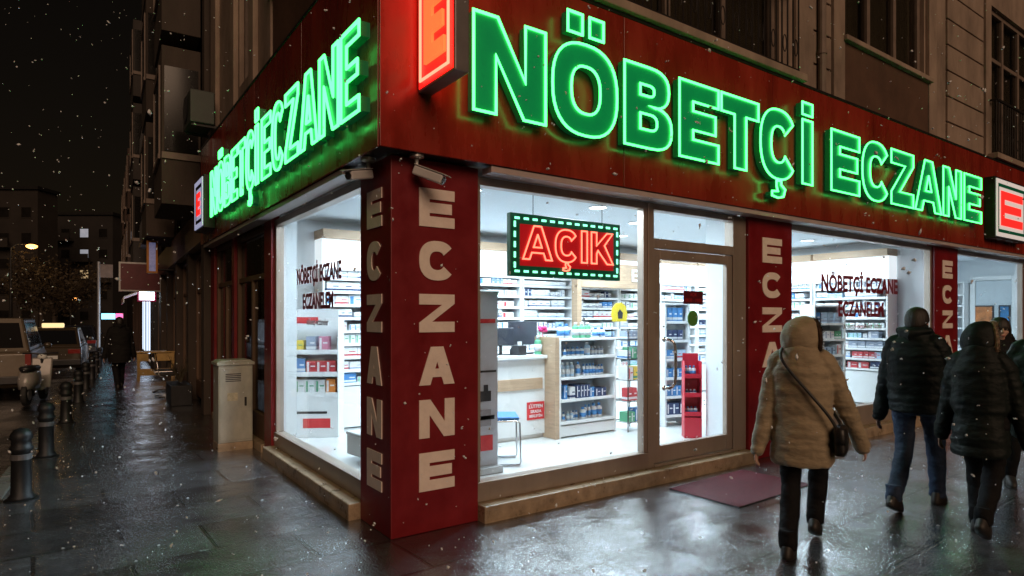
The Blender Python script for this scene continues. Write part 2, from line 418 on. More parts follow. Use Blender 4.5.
curt=mat('net_curtain',(.42,.37,.32),.9,var=.25,vscale=3,stretch=(9,9,.2))
def upwin(a,b,z0,z1,n,left=False,cur=True):
    m=MB(); g=MB(); c=MB()
    def bx(M_,u0,u1,w0,w1,d0,d1):
        if left: M_.box(d0,d1,u0,u1,w0,w1)
        else: M_.box(u0,u1,d0,d1,w0,w1)
    t=.085
    bx(m,a,b,z0,z0+t,.06,.16); bx(m,a,b,z1-t,z1,.06,.16)
    for i in range(n+1):
        u=a+(b-a-t)*i/n; bx(m,u,u+t,z0+t,z1-t,.06,.16)
    bx(m,a+t,b-t,z0+(z1-z0)*.66,z0+(z1-z0)*.66+.07,.075,.145)
    bx(g,a+.02,b-.02,z0+.02,z1-.02,.10,.115)
    w=m.build('window',M['winframe'],B,bevel=.006); g.build('pane',M['uglass'],w)
    bx(c,a,b,z0,z1,.24,.25)
    # pleated curtain behind the pane
    cc=MB(); nn=int((b-a)*26); pts=[]
    for i in range(nn+1):
        u=a+(b-a)*i/nn; d=.19+.018*math.sin(i*1.9)+.008*math.sin(i*.7); pts.append((u,d))
    vs=[];
    for u,d in pts: vs+=[(d,u,z0) if left else (u,d,z0),(d,u,z1) if left else (u,d,z1)]
    cc.add(vs,[(2*i,2*i+1,2*i+3,2*i+2) for i in range(nn)]); cc.build('curtain',curt,w,smooth=True)
    m2=MB(); bx(m2,a+.01,b-.01,z0+.01,z1-.01,.27,.29); m2.build('reveal',M['black'],w)
M['uglass']=glass_mat('upper_glass',(.55,.54,.50),1.5,.03,.0)
upwin(1.2,5.05,4.62,7.3,4); upwin(6.55,9.05,5.42,7.6,3); upwin(11.75,14.4,4.62,7.4,3)
upwin(.75,3.1,5.42,7.6,3,True); upwin(4.3,5.1,4.9,7.4,1,True)
# wrought railings of the two french balconies
def railing(x0,x1,z0,z1,y):
    m=MB(); m.box(x0,x1,y-.02,y+.02,z1,z1+.04); m.box(x0,x1,y-.015,y+.015,z0,z0+.025)
    n=int((x1-x0)/.115)
    for i in range(n+1):
        x=x0+(x1-x0)*i/n; m.tube([(x,y,z0+.02),(x,y,z1)],.0095,6)
        if i%2 and i<n:
            c=x+(x1-x0)/n/2; m.tube([(c+.035*math.cos(t),y,z0+.28+.10*math.sin(t)) for t in [2*PI*k/14 for k in range(15)]],.006,5,cap=False)
    for x in (x0,x1): m.box(x-.015,x+.015,y,-.03,z1+.005,z1+.035)
    m.build('railing',M['iron'],B)
railing(1.0,5.2,4.60,5.62,-.16); railing(11.6,14.6,4.62,5.55,-.16)
mb=MB(); mb.tube([(5.86,-.09,4.5),(5.86,-.09,TOP)],.05,12)
for z in (5.0,6.3,7.6): mb.tube([(5.86,-.09,z),(5.86,-.09,z+.05)],.06,12)
mb.build('drainpipe',M['winframe'],B,smooth=False)

# ---- fascia: a metal-panel band, 160 mm proud, wrapping the corner, in jointed cassettes
D=.16
mb=MB(); mb.box(-D+.02,14.7,-D+.02,-.003,ZF0+.01,ZF1-.01); mb.build('fascia_frame',M['darkmetal'],B)
mb=MB(); mb.box(-D+.02,-.003,.0,YE-.1,ZF0+.01,ZF1-.01); mb.build('fascia_frame',M['darkmetal'],B)
mb=MB(); x=-D
for w in (2.42,2.4,2.4,2.4,2.4,2.9):
    mb.box(x+.003,x+w-.003,-D-.004,-D+.016,ZF0,ZF1); x+=w
mb.build('fascia',M['fascia'],B,bevel=.004)
mb=MB(); y=-D+.018
for w in (1.80,1.86,1.86,1.86):
    mb.box(-D-.004,-D+.016,y+.003,y+w-.003,ZF0,ZF1); y+=w
mb.build('fascia',M['fascia'],B,bevel=.004)
mb=MB(); mb.box(-D-.01,14.75,-D-.012,.0,ZF1+.001,ZF1+.035); mb.box(-D-.01,.0,.002,YE-.1,ZF1+.001,ZF1+.035)
mb.build('fascia_cap',M['darkmetal'],B,bevel=.004)
# soffit and pale lamp channel under the fascia
pieces('soffit_trim',[(.80,14.7,-.145,.0,ZF0-.055,ZF0-.004),(-.145,.0,.62,YE-.2,ZF0-.055,ZF0-.004)],mat('soffit_trim_pale',(.50,.42,.40),.4,var=.1,vscale=3),B,.004)

# ---- pillars
def pillar(x0,x1,y0,y1,nm='pillar'):
    m=MB(); m.box(x0,x1,y0,y1,.0,ZF0-.003); return m.build(nm,M['pillar'],B,bevel=.006)
def column_letters(par,word,c,w,ztop,pitch,h,F,face,s=.30):
    for i,ch in enumerate(word):
        lp,ww=glyph(ch,w/h,s*1.0)
        me=loops_mesh([[(px*h,pz*h) for px,pz in l] for l in lp],'letter',.004,M['letter'])
        o=link('letter',me,par)
        if F is FR: place(o,Vector((c-w/2,face-.004,ztop-pitch*i-h)),FR)
        else: place(o,Vector((face-.004,c+w/2,ztop-pitch*i-h)),FL)
p=pillar(0,.765,0,.60)
column_letters(p,'ECZANE',.385,.31,2.650,.4075,.295,FR,0)
column_letters(p,'ECZANE',.30,.285,2.650,.4075,.295,FL,0)
p=pillar(4.44,5.33,0,.12); column_letters(p,'ECZANE',4.90,.40,2.60,.412,.295,FR,0)
p=pillar(9.45,10.36,0,.12); column_letters(p,'ECZANE',9.93,.40,2.60,.412,.295,FR,0)
p=pillar(13.75,14.6,0,.12)
pillar(0,.10,3.40,3.72); pillar(0,.30,5.45,5.62); pillar(0,.30,7.0,7.3)

# ---- steps / plinth in tan stone
pieces('step',[(.768,4.437,-.10,.30,-.05,.135),(5.333,9.447,-.10,.30,-.05,.135),(10.363,13.747,-.10,.30,-.05,.135),(-.10,.30,.603,3.397,-.05,.135),(-.04,.30,3.723,6.997,-.05,.10)],M['stone'],B,.012)

# ---- shop windows
def shop_window(u0,u1,z0,z1,left=False,mull=(),sill=.16):
    m=MB(); g=MB()
    def bx(M_,a,b,w0,w1,d0,d1):
        if left: M_.box(d0,d1,a,b,w0,w1)
        else: M_.box(a,b,d0,d1,w0,w1)
    bx(m,u0,u1,z0,z0+sill,.03,.15); bx(m,u0,u1,z1-.07,z1,.04,.14)
    bx(m,u0,u0+.05,z0+sill+.001,z1-.071,.045,.135); bx(m,u1-.05,u1,z0+sill+.001,z1-.071,.045,.135)
    for q in mull: bx(m,q-.03,q+.03,z0+sill+.001,z1-.071,.045,.135)
    w=m.build('shop_window',M['alu'],B,bevel=.005)
    bx(g,u0+.03,u1-.03,z0+sill-.02,z1-.05,.085,.095); g.build('pane',M['glass'],w)
    return w
w1=shop_window(.767,2.80,.137,2.815)
w2=shop_window(5.335,9.445,.137,2.815,sill=.28)
w3=shop_window(10.365,13.745,.137,2.815,sill=.28)
wl=shop_window(.602,3.398,.137,2.815,True)
TXT=mat('window_lettering_dark_red',(.20,.012,.02),.5,var=.05); TXG=mat('window_lettering_grey',(.30,.27,.28),.5,var=.05)
def lettering(par,txt,size,c,z,m,left=False,sx=1.0,off=.0075):
    me=text_mesh(txt,'lettering',size,m,off*size/.2)
    for v in me.vertices: v.co.x*=sx
    o=link('lettering',me,par)
    place(o,Vector((.080,c,z)) if left else Vector((c,.080,z)),FL if left else FR)
# measured: 818..900 px wide, two lines
lettering(w2,'NÖBETÇİ ECZANE',.30,7.24,2.02,TXT,sx=.86)
lettering(w2,'ECZANELEM',.28,7.24,1.68,TXT,sx=.84)
lettering(w2,'nöbetçi eczaneler listesi',.115,7.28,1.50,TXG,off=.004)
lettering(wl,'NÖBETÇİ ECZANE',.225,1.95,2.02,TXT,True,sx=.72)
lettering(wl,'ECZANELEM',.215,1.95,1.75,TXT,True,sx=.80)
lettering(wl,'nöbetçi eczaneler',.095,1.95,1.58,TXG,True,off=.004)

# ---- entrance door with transom light and side jambs
dr=MB(); dr.box(2.80,2.885,.03,.16,.137,2.815); dr.box(4.20,4.437,.035,.155,.137,2.815)
dr.box(2.886,4.199,.035,.155,2.36,2.46); dr.box(2.886,4.199,.04,.15,2.75,2.815); dr.box(2.886,4.199,.02,.15,.137,.165)
dw=dr.build('door_frame',M['alu'],B,bevel=.006)
g=MB(); g.box(2.887,4.198,.085,.095,2.461,2.749); g.build('pane',M['glass'],dw)
dl=MB(); dl.box(2.895,2.99,.045,.105,.17,2.35); dl.box(4.095,4.19,.045,.105,.17,2.35); dl.box(2.991,4.094,.047,.103,.17,.34); dl.box(2.991,4.094,.047,.103,2.25,2.35)
door=dl.build('entrance_door',M['alu'],B,bevel=.006)
g=MB(); g.box(2.985,4.10,.072,.08,.33,2.26); g.build('pane',M['glass'],door)
h=MB(); h.tube([(3.045,.045,.93),(3.045,.0,.93),(3.05,-.03,.935),(3.07,-.05,.95),(3.09,-.06,.985),(3.10,-.062,1.05),(3.10,-.062,1.31),(3.09,-.06,1.375),(3.07,-.05,1.41),(3.05,-.03,1.425),(3.045,.0,1.43),(3.045,.045,1.43)],.017,10)
for z in (.93,1.43): h.ell((3.045,.042,z),(.028,.012,.028),12,8)
h.build('handle',M['chrome'],door,smooth=True)
mb=MB(); mb.box(3.38,3.70,.064,.068,1.80,1.94); st=mb.build('sticker',mat('dark_red_sticker',(.12,.012,.02),.4,var=.1),door)
for i,(t,zz) in enumerate((('AÇIK',1.885),('08:30 - 19:00',1.825))):
    o=link('lettering',text_mesh(t,'lettering',.05,M['red'],0,.0006),st); place(o,Vector((3.54,.063,zz)),FR)
mb=MB(); mb.tube([(3.53,.064,1.645),(3.53,.069,1.645)],.085,28); mb.build('sticker',mat('green_sticker',(.10,.30,.06),.4,var=.15,vscale=20),door)

# ---- interior shell
mb=MB(); mb.box(.11,15.5,.10,4.35,.10,.140); mb.build('floor',M['tile'],B)
mb=MB(); mb.box(.16,15.5,.16,4.35,3.0,3.06); mb.build('ceiling',M['ceil'],B)
mb=MB()
mb.box(.16,13.8,4.30,4.40,.14,3.0)                       # back wall
mb.box(.155,4.45,.155,.20,2.83,3.0); mb.box(5.33,13.745,.155,.20,2.83,3.0); mb.box(.155,.20,.60,4.3,2.83,3.0)
mb.box(4.60,5.30,.125,.72,.14,3.0)                        # boxed column beside the door
mb.box(9.80,9.92,.125,4.30,.14,3.0)                       # cross wall
mb.box(.105,.30,3.402,4.30,.14,3.0)
mb.box(9.92,15.5,2.35,2.45,.14,3.0); mb.box(15.5,15.6,.16,2.45,.14,3.0); mb.box(13.75,15.5,.125,.20,.14,3.0)
mb.build('interior_wall',M['whitewall'],B)
mb=MB(); mb.box(15.44,15.495,.72,1.42,.14,2.52); mb.build('interior_door',mat('pale_grey_door',(.50,.56,.60),.4,var=.05),B,bevel=.01)
mb=MB(); 
for a,b,c,d in ((.62,.718,.14,2.62),(1.422,1.52,.14,2.62),(.719,1.421,2.522,2.62)): mb.box(15.40,15.495,a,b,c,d)
mb.build('door_frame',M['white'],B,bevel=.006)
# downlights with lamps
k=0
for x,y in ((1.5,1.3),(3.3,1.3),(1.5,3.0),(3.3,3.0),(5.4,3.0),(7.4,3.0),(6.6,1.4),(8.5,1.6),(8.9,3.2),(11.5,1.2),(13.4,1.2),(4.6,1.9),(2.4,.75),(.75,2.2)):
    mb=MB(); mb.lathe([(.10,2.994),(.115,2.985),(.118,2.9995)],(x,y,0),24); f=mb.build('downlight',M['white'],B)
    mb=MB(); mb.lathe([(.096,2.988),(.096,2.992)],(x,y,0),24); mb.build('lamp_disc',M['down'],f)
    ld=bpy.data.lights.new('shop_lamp','AREA'); ld.shape='DISK'; ld.size=.45; ld.energy=LAMP_W; ld.color=(.78,.915,1)
    lo=bpy.data.objects.new('shop_lamp',ld); col.objects.link(lo); lo.location=(x,y,2.965); lo.parent=B

# ================================================================ SIGNS ON THE FASCIA
def neon_word(name,label,spec,z0,H,stroke,F,off,grp=None):
    """spec: letter, start, end along the facade; every letter a lit channel letter with a tube around its edge"""
    root=thing(name,label,'neon sign',(0,0,0)); dep=.036
    for ch,a,b in spec:
        w=abs(b-a); lp,ww=glyph(ch,w/H,stroke/H if ch not in 'Iİ' else w/H)
        L=[[(x*H,y*H) for x,y in l] for l in lp]
        me=loops_mesh(L,'channel_letter',dep,M['neonface'],M['neonside']); o=link('channel_letter',me,root)
        if F is FR: place(o,Vector((a,-D-.03-dep,z0)),FR)
        else: place(o,Vector((-D-.03-dep,a,z0)),FL)
        t=link('neon_tube',loops_tube(L,'neon_tube',.0118,M['neon'],dep+.012),o)
        bx=MB()
        xs_=[p[0] for p in L[0]]; ys_=[p[1] for p in L[0]]
        for q in (.25,.7): bx.tube([(min(xs_)+stroke*.4,H*q,-dep),(min(xs_)+stroke*.4,H*q,-dep-.03)],.012,8)
        bx.build('standoff',M['darkmetal'],o)
    return root
def u_of(px,v=-.27):
    t=(px-512)/626; a=1.946; b=4.32+v
    return ((.576*a+.817*b)*t-(.817*a-.577*b))/(.817-.576*t)
specR=[(c,u_of(a),u_of(b)) for c,a,b in (('N',473,545),('Ö',552,616.5),('B',624,671),('E',679,718),('T',721,758),('Ç',760,795.5),('İ',802,812),('E',831,859),('C',862,889),('Z',891,913),('A',915,941),('N',943,961),('E',964,981))]
neon_word('neon_sign','long green neon sign reading NÖBETÇİ ECZANE on the red front fascia above the door',specR,3.235,.755,.205,FR,0)
ws=[('N',.44),('Ö',.44),('B',.39),('E',.33),('T',.36),('Ç',.40),('İ',.12)]
specL=[];y=5.66
for c,w in ws: specL.append((c,y,y-w)); y-=w+.055
y-=.10
for c,w in (('E',.36),('C',.42),('Z',.40),('A',.47),('N',.44),('E',.36)): specL.append((c,y,y-w)); y-=w+.062
neon_word('neon_sign','green neon sign reading NÖBETÇİ ECZANE on the side street fascia, left of the corner',specL,3.125,.64,.115,FL,0)

# red E blade sign beside the corner, projecting from the front fascia
bl=thing('blade_sign','red glowing box sign with an orange neon letter E sticking out beside the building corner','blade sign',(.14,-.168,3.30))
mb=MB(); mb.box(0,.11,-.54,0,0,.98); mb.build('sign_box',mat('sign_box_grey',(.20,.18,.175),.4,metal=.3,var=.15),bl,bevel=.008)
for s in (-1,1):
    mb=MB(); xa=-.004 if s<0 else .111
    mb.box(xa,xa+.003,-.52,-.02,.02,.96); f=mb.build('lit_face',M['rface'],bl)
    fr=[[(.045,.045),(.455,.045),(.455,.895),(.045,.895)]]
    F=FL if s<0 else Matrix(((0,0,1,0),(1,0,0,0),(0,1,0,0),(0,0,0,1)))
    o=link('neon_border',loops_tube(fr,'neon_border',.010,M['rneon'],.012),bl); place(o,Vector((-.004,-.02,.02)) if s<0 else Vector((.114,-.52,.02)),F)
    lp,_=glyph('E',.62,.25); me=loops_mesh([[(x*.47,y*.48) for x,y in l] for l in lp],'letter',.012,M['oneon'])
    o=link('letter',me,bl); place(o,Vector((-.014,-.135,.16)) if s<0 else Vector((.122,-.40,.16)),F)
pieces('bracket',[(.035,.075,-.001,.02,z,z+.05) for z in (.2,.75)],M['darkmetal'],bl)

# square white-bordered E boxes
def e_box(label,loc,F,w,h,hue):
    r=thing('light_box_sign',label,'light box',loc)
    def bx(m,a,b,c,d,e,f):
        vs=MB(); vs.box(a,b,c,d,e,f)
        for i in range(len(vs.v)): vs.v[i]=F@vs.v[i]
        return vs
    v=bx(0,0,w,0,h,0,.16); v.build('sign_box',M['darkmetal'],r,bevel=.008)
    wm=mat('lit_white_acrylic_'+hue,(.8,.8,.82),.4,var=.04,emit=(.95,.86,.80) if hue=='warm' else (.62,.66,1),estr=.42)
    rm=mat('lit_red_acrylic',(.6,.02,.02),.4,var=.08,emit=(1,.02,.015),estr=1.3)
    def fr(i,t,z,nm,m_):
        me=loops_mesh([[(i,i),(w-i,i),(w-i,h-i),(i,h-i)],[(i+t,i+t),(w-i-t,i+t),(w-i-t,h-i-t),(i+t,h-i-t)]],nm,.006,m_)
        place(link(nm,me,r),F@Vector((0,0,z)),F)
    fr(.035,.07,.168,'lit_border',wm); fr(.105+.002,.055,.164,'dark_border',M['gpanel'] if hue=='warm' else M['darkmetal'])
    v=MB(); v.box(.165,w-.165,.165,h-.165,.161,.167)
    for i in range(len(v.v)): v.v[i]=F@v.v[i]
    v.build('lit_face',wm,r)
    lw=w-.165*2-.16; lh=h-.165*2-.13
    lp,_=glyph('E',lw/lh,.25); me=loops_mesh([[(x*lh,q*lh) for x,q in l] for l in lp],'letter',.006,rm)
    place(link('letter',me,r),F@Vector((.165+.08,.165+.065,.174)),F)
    return r
e_box('white and red lit E box at the right end of the front fascia',(11.0,-D-.006,3.03),FR,1.55,1.06,'warm')
e_box('bluish white E light box at the far street end of the side fascia',(-D-.006,6.72,3.0),FL,.78,.80,'cool')

# hanging OPEN sign (AÇIK) on two wires behind the window
s=thing('open_sign','red and green LED sign reading AÇIK hanging on two wires behind the shop window','LED sign',(1.205,.20,2.02))
W_,H_=1.34,.56
mb=MB(); mb.box(0,W_,-.03,.03,0,H_); mb.build('panel',M['gpanel'],s,bevel=.006)
mb=MB(); mb.box(.10,W_-.10,-.036,-.0305,.095,H_-.095); mb.build('red_field',mat('red_led_field',(.4,.01,.012),.4,var=.1,emit=(1,.012,.02),estr=.33),s)
tx=[('A',.125,.455),('Ç',.495,.765),('I',.815,.885),('K',.94,1.225)]
for c,a,b in tx:
    hh=.30 if c!='Ç' else .29
    lp,_=glyph(c,(b-a)/hh,.068/hh if c!='I' else (b-a)/hh)
    L=[[(x*hh,y*hh) for x,y in l] for l in lp]
    o=link('neon_letter',loops_tube(L,'neon_letter',.0075,M['rneon'],0),s); place(o,Vector((a,-.046,.155)),FR)
n=13
mb=MB()
for i in range(n):
    x=.07+(W_-.14)*i/(n-1)
    if i%1==0:
        for z in (.045,H_-.045): mb.box(x-.026,x+.026,-.036,-.0302,z-.010,z+.010)
for i in range(5):
    z=.10+(H_-.2)*i/4
    for x in (.045,W_-.045): mb.box(x-.010,x+.010,-.036,-.0302,z-.026,z+.026)
mb.build('led_strip',M['gled'],s)
mb=MB()
for x in (.27,1.12): mb.tube([(x,0,H_-.01),(x,0,2.998-2.02)],.004,6)
mb.build('wire',M['black'],s)

# two cctv cameras under the corner of the fascia
def cctv(label,loc,rz,tilt):
    r=thing('security_camera',label,'security camera',loc,rz)
    mb=MB(); mb.lathe([(.055,0),(.055,-.02),(.03,-.03)],seg=20); mb.build('mount',M['alug'],r,smooth=False)
    mb=MB(); mb.tube([(0,0,-.02),(0,0,-.08),(0,-.03,-.12)],.016,10); mb.ell((0,-.03,-.12),(.028,.028,.028),14,10); mb.build('arm',M['alug'],r,smooth=True)
    m=Matrix.Translation((0,-.03,-.13))@Matrix.Rotation(tilt,4,'X')
    mb=MB(); mb.box(-.036,.036,-.20,.05,-.035,.035,m=m); h=mb.build('housing',mat('camera_white',(.62,.60,.60),.35,var=.08),r,bevel=.012)
    mb=MB(); mb.box(-.042,.042,-.235,.05,.037,.043,m=m); mb.build('sunshade',MATS['camera_white'],h,bevel=.003)
    mb=MB(); mb.tube([m@Vector((0,-.199,0)),m@Vector((0,-.208,0))],.027,16); mb.build('lens',M['black'],h)
    return r
cctv('white bullet camera under the fascia above the front face of the corner pillar',(.17,-.085,ZF0-.0),R(38),R(22))
cctv('white bullet camera under the side street fascia at the corner pillar',(-.085,.22,ZF0-.0),R(-62),R(14))
# ================================================================ SHOP FITTINGS
FZ=.141
pc={}
def pmat(n,c): 
    if n not in pc: pc[n]=mat('product_'+n,c,.45,var=.10,vscale=14)
    return pc[n]
PAL=[('white',(.78,.80,.82)),('white',(.70,.73,.76)),('white',(.78,.80,.82)),('pale_blue',(.42,.58,.74)),('blue',(.07,.20,.45)),('green',(.12,.38,.22)),('red',(.55,.05,.06)),('pink',(.65,.25,.36)),('yellow',(.75,.55,.08)),('navy',(.03,.05,.13)),('grey',(.25,.28,.33)),('orange',(.70,.24,.05))]
BACKW=[20,16,14,6,1.8,.7,.6,.4,.3,1.2,1.2,.2]
GONW=[10,8,8,6,3,1,1.4,1.5,.8,1.5,1.5,.8]
# carton meshes: body, a printed band and a panel, so no box is a plain block
cart={}
def carton(colr,c,w,d,h):
    k=(colr,round(w,2),round(h,2),round(d,2))
    if k not in cart:
        mb=MB(); mb.box(-w/2,w/2,-d/2,d/2,0,h,0)
        ac=random.choice([(.06,.22,.5),(.5,.05,.06),(.1,.35,.2),(.05,.06,.1),(.3,.35,.45)]) if colr in('white','pale_blue','yellow') else (.8,.8,.8)
        an={(.06,.22,.5):'blue',(.5,.05,.06):'red',(.1,.35,.2):'green',(.05,.06,.1):'navy',(.3,.35,.45):'grey',(.8,.8,.8):'white'}[ac]
        t=random.random(); e=.0012
        if t<.55: mb.box(-w/2-e,w/2+e,-d/2-e,d/2+e,h*.12,h*.30,1)
        else: mb.box(-w/2+w*.08,-w/2+w*.30,-d/2-e,-d/2,h*.1,h*.9,1)
        mb.box(-w*.05,w*.40,-d/2-e*1.3,-d/2,h*.50,h*.60,1)
        cart[k]=mb.mesh('carton',[pmat(colr,c),pmat(an,ac)])
    return cart[k]
bott={}
def bottle(colr,c,r,h):
    k=(colr,round(r,3),round(h,2))
    if k not in bott:
        mb=MB(); mb.lathe([(r*.92,0),(r,.008),(r,h*.68),(r*.8,h*.76),(r*.36,h*.80),(r*.36,h*.83)],seg=14)
        mb.lathe([(r*.46,h*.83),(r*.46,h),(r*.40,h*1.01)],seg=14,mi=1); mb.lathe([(r*1.02,h*.18),(r*1.02,h*.55)],seg=14,mi=1)
        me=mb.mesh('bottle',[pmat(colr,c),pmat('white',(.78,.80,.82)) if colr!='white' else pmat('blue',(.07,.20,.45))])
        for p in me.polygons: p.use_smooth=len(p.vertices)==4
        bott[k]=me
    return bott[k]
COUNT={'carton':0}
SPARE=MB(); SPM=[]; 
def put(me,name,label,cat,group,loc,rz):
    o=bpy.data.objects.new(name,me); col.objects.link(o); o.location=loc; o.rotation_euler.z=rz; return tag(o,label,cat,group)
overflow={}
def fill_row(Mx,x0,x1,depth,z,hmax,where,grp,wts,sizes,kind='carton',limit=True,dens=1.0,rz=0):
    """a row of goods along a shelf; Mx maps shelf-local (x along, y outwards front=-, z) to the world"""
    x=x0+random.uniform(.0,.03)
    while True:
        colr,c=random.choices(PAL,wts)[0]
        w=round(random.choice(sizes),2); h=round(hmax*random.choice((.55,.65,.75,.85,.9)),2); d=round(min(depth-.03,random.choice((.10,.14,.18))),2)
        run=random.choice((1,1,2,3,4)) if kind=='carton' else random.choice((1,2,3,4))
        for _ in range(run):
            if x+w>x1: return
            rot=random.uniform(-.06,.06)
            p=Mx@Vector((x+w/2,-depth/2+d/2+.02+random.uniform(0,.015),z))
            cn=colr.replace('_',' ')
            if kind=='carton':
                if limit and COUNT['carton']>=165:
                    overflow.setdefault('x',[]).append((carton(colr,c,w,d,h),p,rz+rot))
                else:
                    COUNT['carton']+=1
                    put(carton(colr,c,w,d,h),'carton','%s medicine carton %s'%(cn,where),'carton',grp+', '+cn,p,rz+rot)
            else:
                put(bottle(colr,c,w*.46,h),'bottle','%s capped bottle %s'%(cn,where),'bottle',grp+', '+cn+' bottles',p,rz+rot)
            x+=w+.006
        x+=random.uniform(.0,.035)/dens
def shelf_unit(label,loc,rz,w,d,zs,top,backm,framem,grp=None,name='shelving_unit',cat='shelf',header=None,side=.03,base=None):
    r=thing(name,label,cat,loc,rz,grp)
    mb=MB(); mb.box(-w/2,-w/2+side,-d/2,d/2,0,top); mb.box(w/2-side,w/2,-d/2,d/2,0,top); mb.box(-w/2+side,w/2-side,-d/2,d/2,top-.03,top)
    mb.build('frame',framem,r,bevel=.004)
    mb=MB(); mb.box(-w/2+side,w/2-side,d/2-.02,d/2-.002,.02,top-.031); mb.build('back_panel',backm,r)
    for z in zs:
        mb=MB(); mb.box(-w/2+side+.001,w/2-side-.001,-d/2+.005,d/2-.021,z-.022,z); mb.box(-w/2+side+.001,w/2-side-.001,-d/2-.003,-d/2+.0045,z-.03,z+.008); mb.build('shelf',M['white'],r,bevel=.002)
    if base:
        mb=MB(); mb.box(-w/2+side+.001,w/2-side-.001,-d/2+.01,d/2-.021,.02,base-.023)
        mb.build('drawer_front',M['white'],r,bevel=.003)
    if header:
        mb=MB(); mb.box(-w/2+.01,w/2-.01,-d/2+.06,d/2,top+.001,top+header); mb.build('lit_header',M['backlit'],r)
        mb=MB(); mb.box(-w/2,w/2,-d/2-.02,d/2,top+header+.001,top+header+.12); mb.build('header_beam',M['oak'],r,bevel=.004)
    return r
def frame_of(loc,rz): return Matrix.Translation(loc)@Matrix.Rotation(rz,4,'Z')
zsB=[.62+.178*i for i in range(9)]
# nearest and best seen first: side wall (second window) and the back wall behind the counter
backs=[]
units=[(1.32,1.06),(2.42,1.08),(3.52,1.08),(4.62,1.08),(5.72,1.08),(6.82,1.08),(7.92,1.08),(9.05,1.10)]
where_back=['leftmost on the back wall by the side window','on the back wall just left of the till','on the back wall behind the till screens','on the back wall above the till counter','on the back wall behind the glass gondola','on the back wall right of the hanging sign','on the back wall seen through the glass door','on the back wall beyond the door']
for (x,w),wh in zip(units,where_back):
    loc=Vector((x,4.10,FZ)); shelf_unit('tall white medicine shelf with lit header '+wh,loc,0,w,.36,zsB,2.18,M['white'],M['white'],'white shelves along the back wall',header=.40,base=.60)
    backs.append((loc,0,w,wh))
sides=[]
for y,w,wh in ((1.35,1.30,'on the cross wall, nearest the second window'),(2.72,1.36,'on the cross wall behind the window lettering')):
    loc=Vector((9.60,y,FZ)); shelf_unit('tall white medicine shelf with lit header '+wh,loc,R(-90),w,.36,zsB,2.18,M['white'],M['white'],'white shelves on the cross wall',header=.40,base=.60)
    sides.append((loc,R(-90),w,wh))
order=[(backs[i]) for i in (3,2,4,5)]+[sides[0],sides[1]]+[backs[i] for i in (0,6,1,7)]
for loc,rz,w,wh in order:
    for z in zsB[::-1]:
        fill_row(frame_of(loc,rz),-w/2+.04,w/2-.04,.34,z+.002,.145,wh,'medicine cartons '+wh,BACKW,(.07,.09,.11,.14,.18,.22),rz=rz)
if 'x' in overflow:
    mb=MB(); mats=[]
    for me,p,rz in overflow['x']:
        T=Matrix.Translation(p)@Matrix.Rotation(rz,4,'Z'); off=len(mb.v)
        mm=[]
        for m in me.materials:
            if m not in mats: mats.append(m)
            mm.append(mats.index(m))
        mb.v+=[T@v.co for v in me.vertices]
        for f in me.polygons: mb.f.append(tuple(i+off for i in f.vertices)); mb.mi.append(mm[f.material_index])
    tag(mb.build('cartons',mats),kind='stuff',label='many more small medicine cartons packed on the farther shelves',cat='cartons')

# oak dividing post and crossbar in front of the back wall (middle of the first window)
r=thing('oak_portal','light oak frame with a white pharmacy mark standing in front of the back shelves','partition frame',(5.55,3.62,FZ))
mb=MB(); mb.box(-.62,-.52,-.07,.07,0,2.45); mb.box(1.1,1.2,-.07,.07,0,2.45); mb.build('post',M['oak'],r,bevel=.004)
mb=MB(); mb.box(-.519,1.099,-.07,.07,2.03,2.45); mb.build('crossbar',M['oak'],r,bevel=.004)
o=link('lettering',text_mesh('E',"lettering",.30,M['white'],.008,.006),r); place(o,Vector((.72,-.078,2.16)),FR)

# till counter
r=thing('till_counter','white pharmacy counter with an oak band and a small red notice on its front','counter',(2.42,2.18,FZ))
mb=MB(); mb.box(-1.05,.60,-.26,.26,.05,1.0); mb.box(-1.03,.58,-.22,.24,0,.05); mb.build('body',M['white'],r,bevel=.006)
mb=MB(); mb.box(-1.08,.63,-.32,.30,1.001,1.045); mb.build('worktop',M['white'],r,bevel=.006)
mb=MB(); mb.box(-.45,.50,-.275,-.261,.62,.76); mb.build('oak_band',M['oak'],r,bevel=.003)
mb=MB(); mb.box(.26,.53,-.268,-.2605,.24,.46); n_=mb.build('red_notice',M['red'],r)
for i,(t,zz,sz) in enumerate((('LÜTFEN',.385,.062),('SIRADA',.325,.05),('BEKLEYİN',.27,.045))):
    place(link('lettering',text_mesh(t,'lettering',sz,M['white'],.001),n_),Vector((.395,-.2695,zz)),FR)
def monitor(label,loc,rz,w,h):
    r=thing('monitor',label,'monitor',loc,rz)
    mb=MB(); mb.box(-.11,.11,-.08,.08,0,.012); mb.box(-.02,.02,.01,.03,.012,.16); mb.build('stand',M['black'],r,bevel=.003)
    mb=MB(); mb.box(-w/2,w/2,-.012,.02,.12,.12+h); mb.build('casing',mat('monitor_casing',(.035,.04,.055),.4,var=.15),r,bevel=.006)
    mb=MB(); mb.box(-w/2+.015,w/2-.015,.0201,.022,.135,.105+h); mb.build('screen',mat('lit_screen',(.1,.2,.4),.2,var=0,emit=(.35,.6,1),estr=.8),r)
monitor('large dark monitor seen from behind on the till counter',(2.84,2.22,FZ+1.046),R(8),.50,.30)
monitor('small dark monitor on the left of the till counter',(2.46,2.16,FZ+1.046),R(-12),.34,.22)
r=thing('receipt_printer','low black receipt printer at the left of the till counter','printer',(2.62,2.02,FZ+1.046),R(10))
mb=MB(); mb.prism([(-.08,0),(.08,0),(.08,.07),(.03,.12),(-.08,.12)],-.07,.07,'x'); mb.build('casing',M['black'],r,bevel=.006)
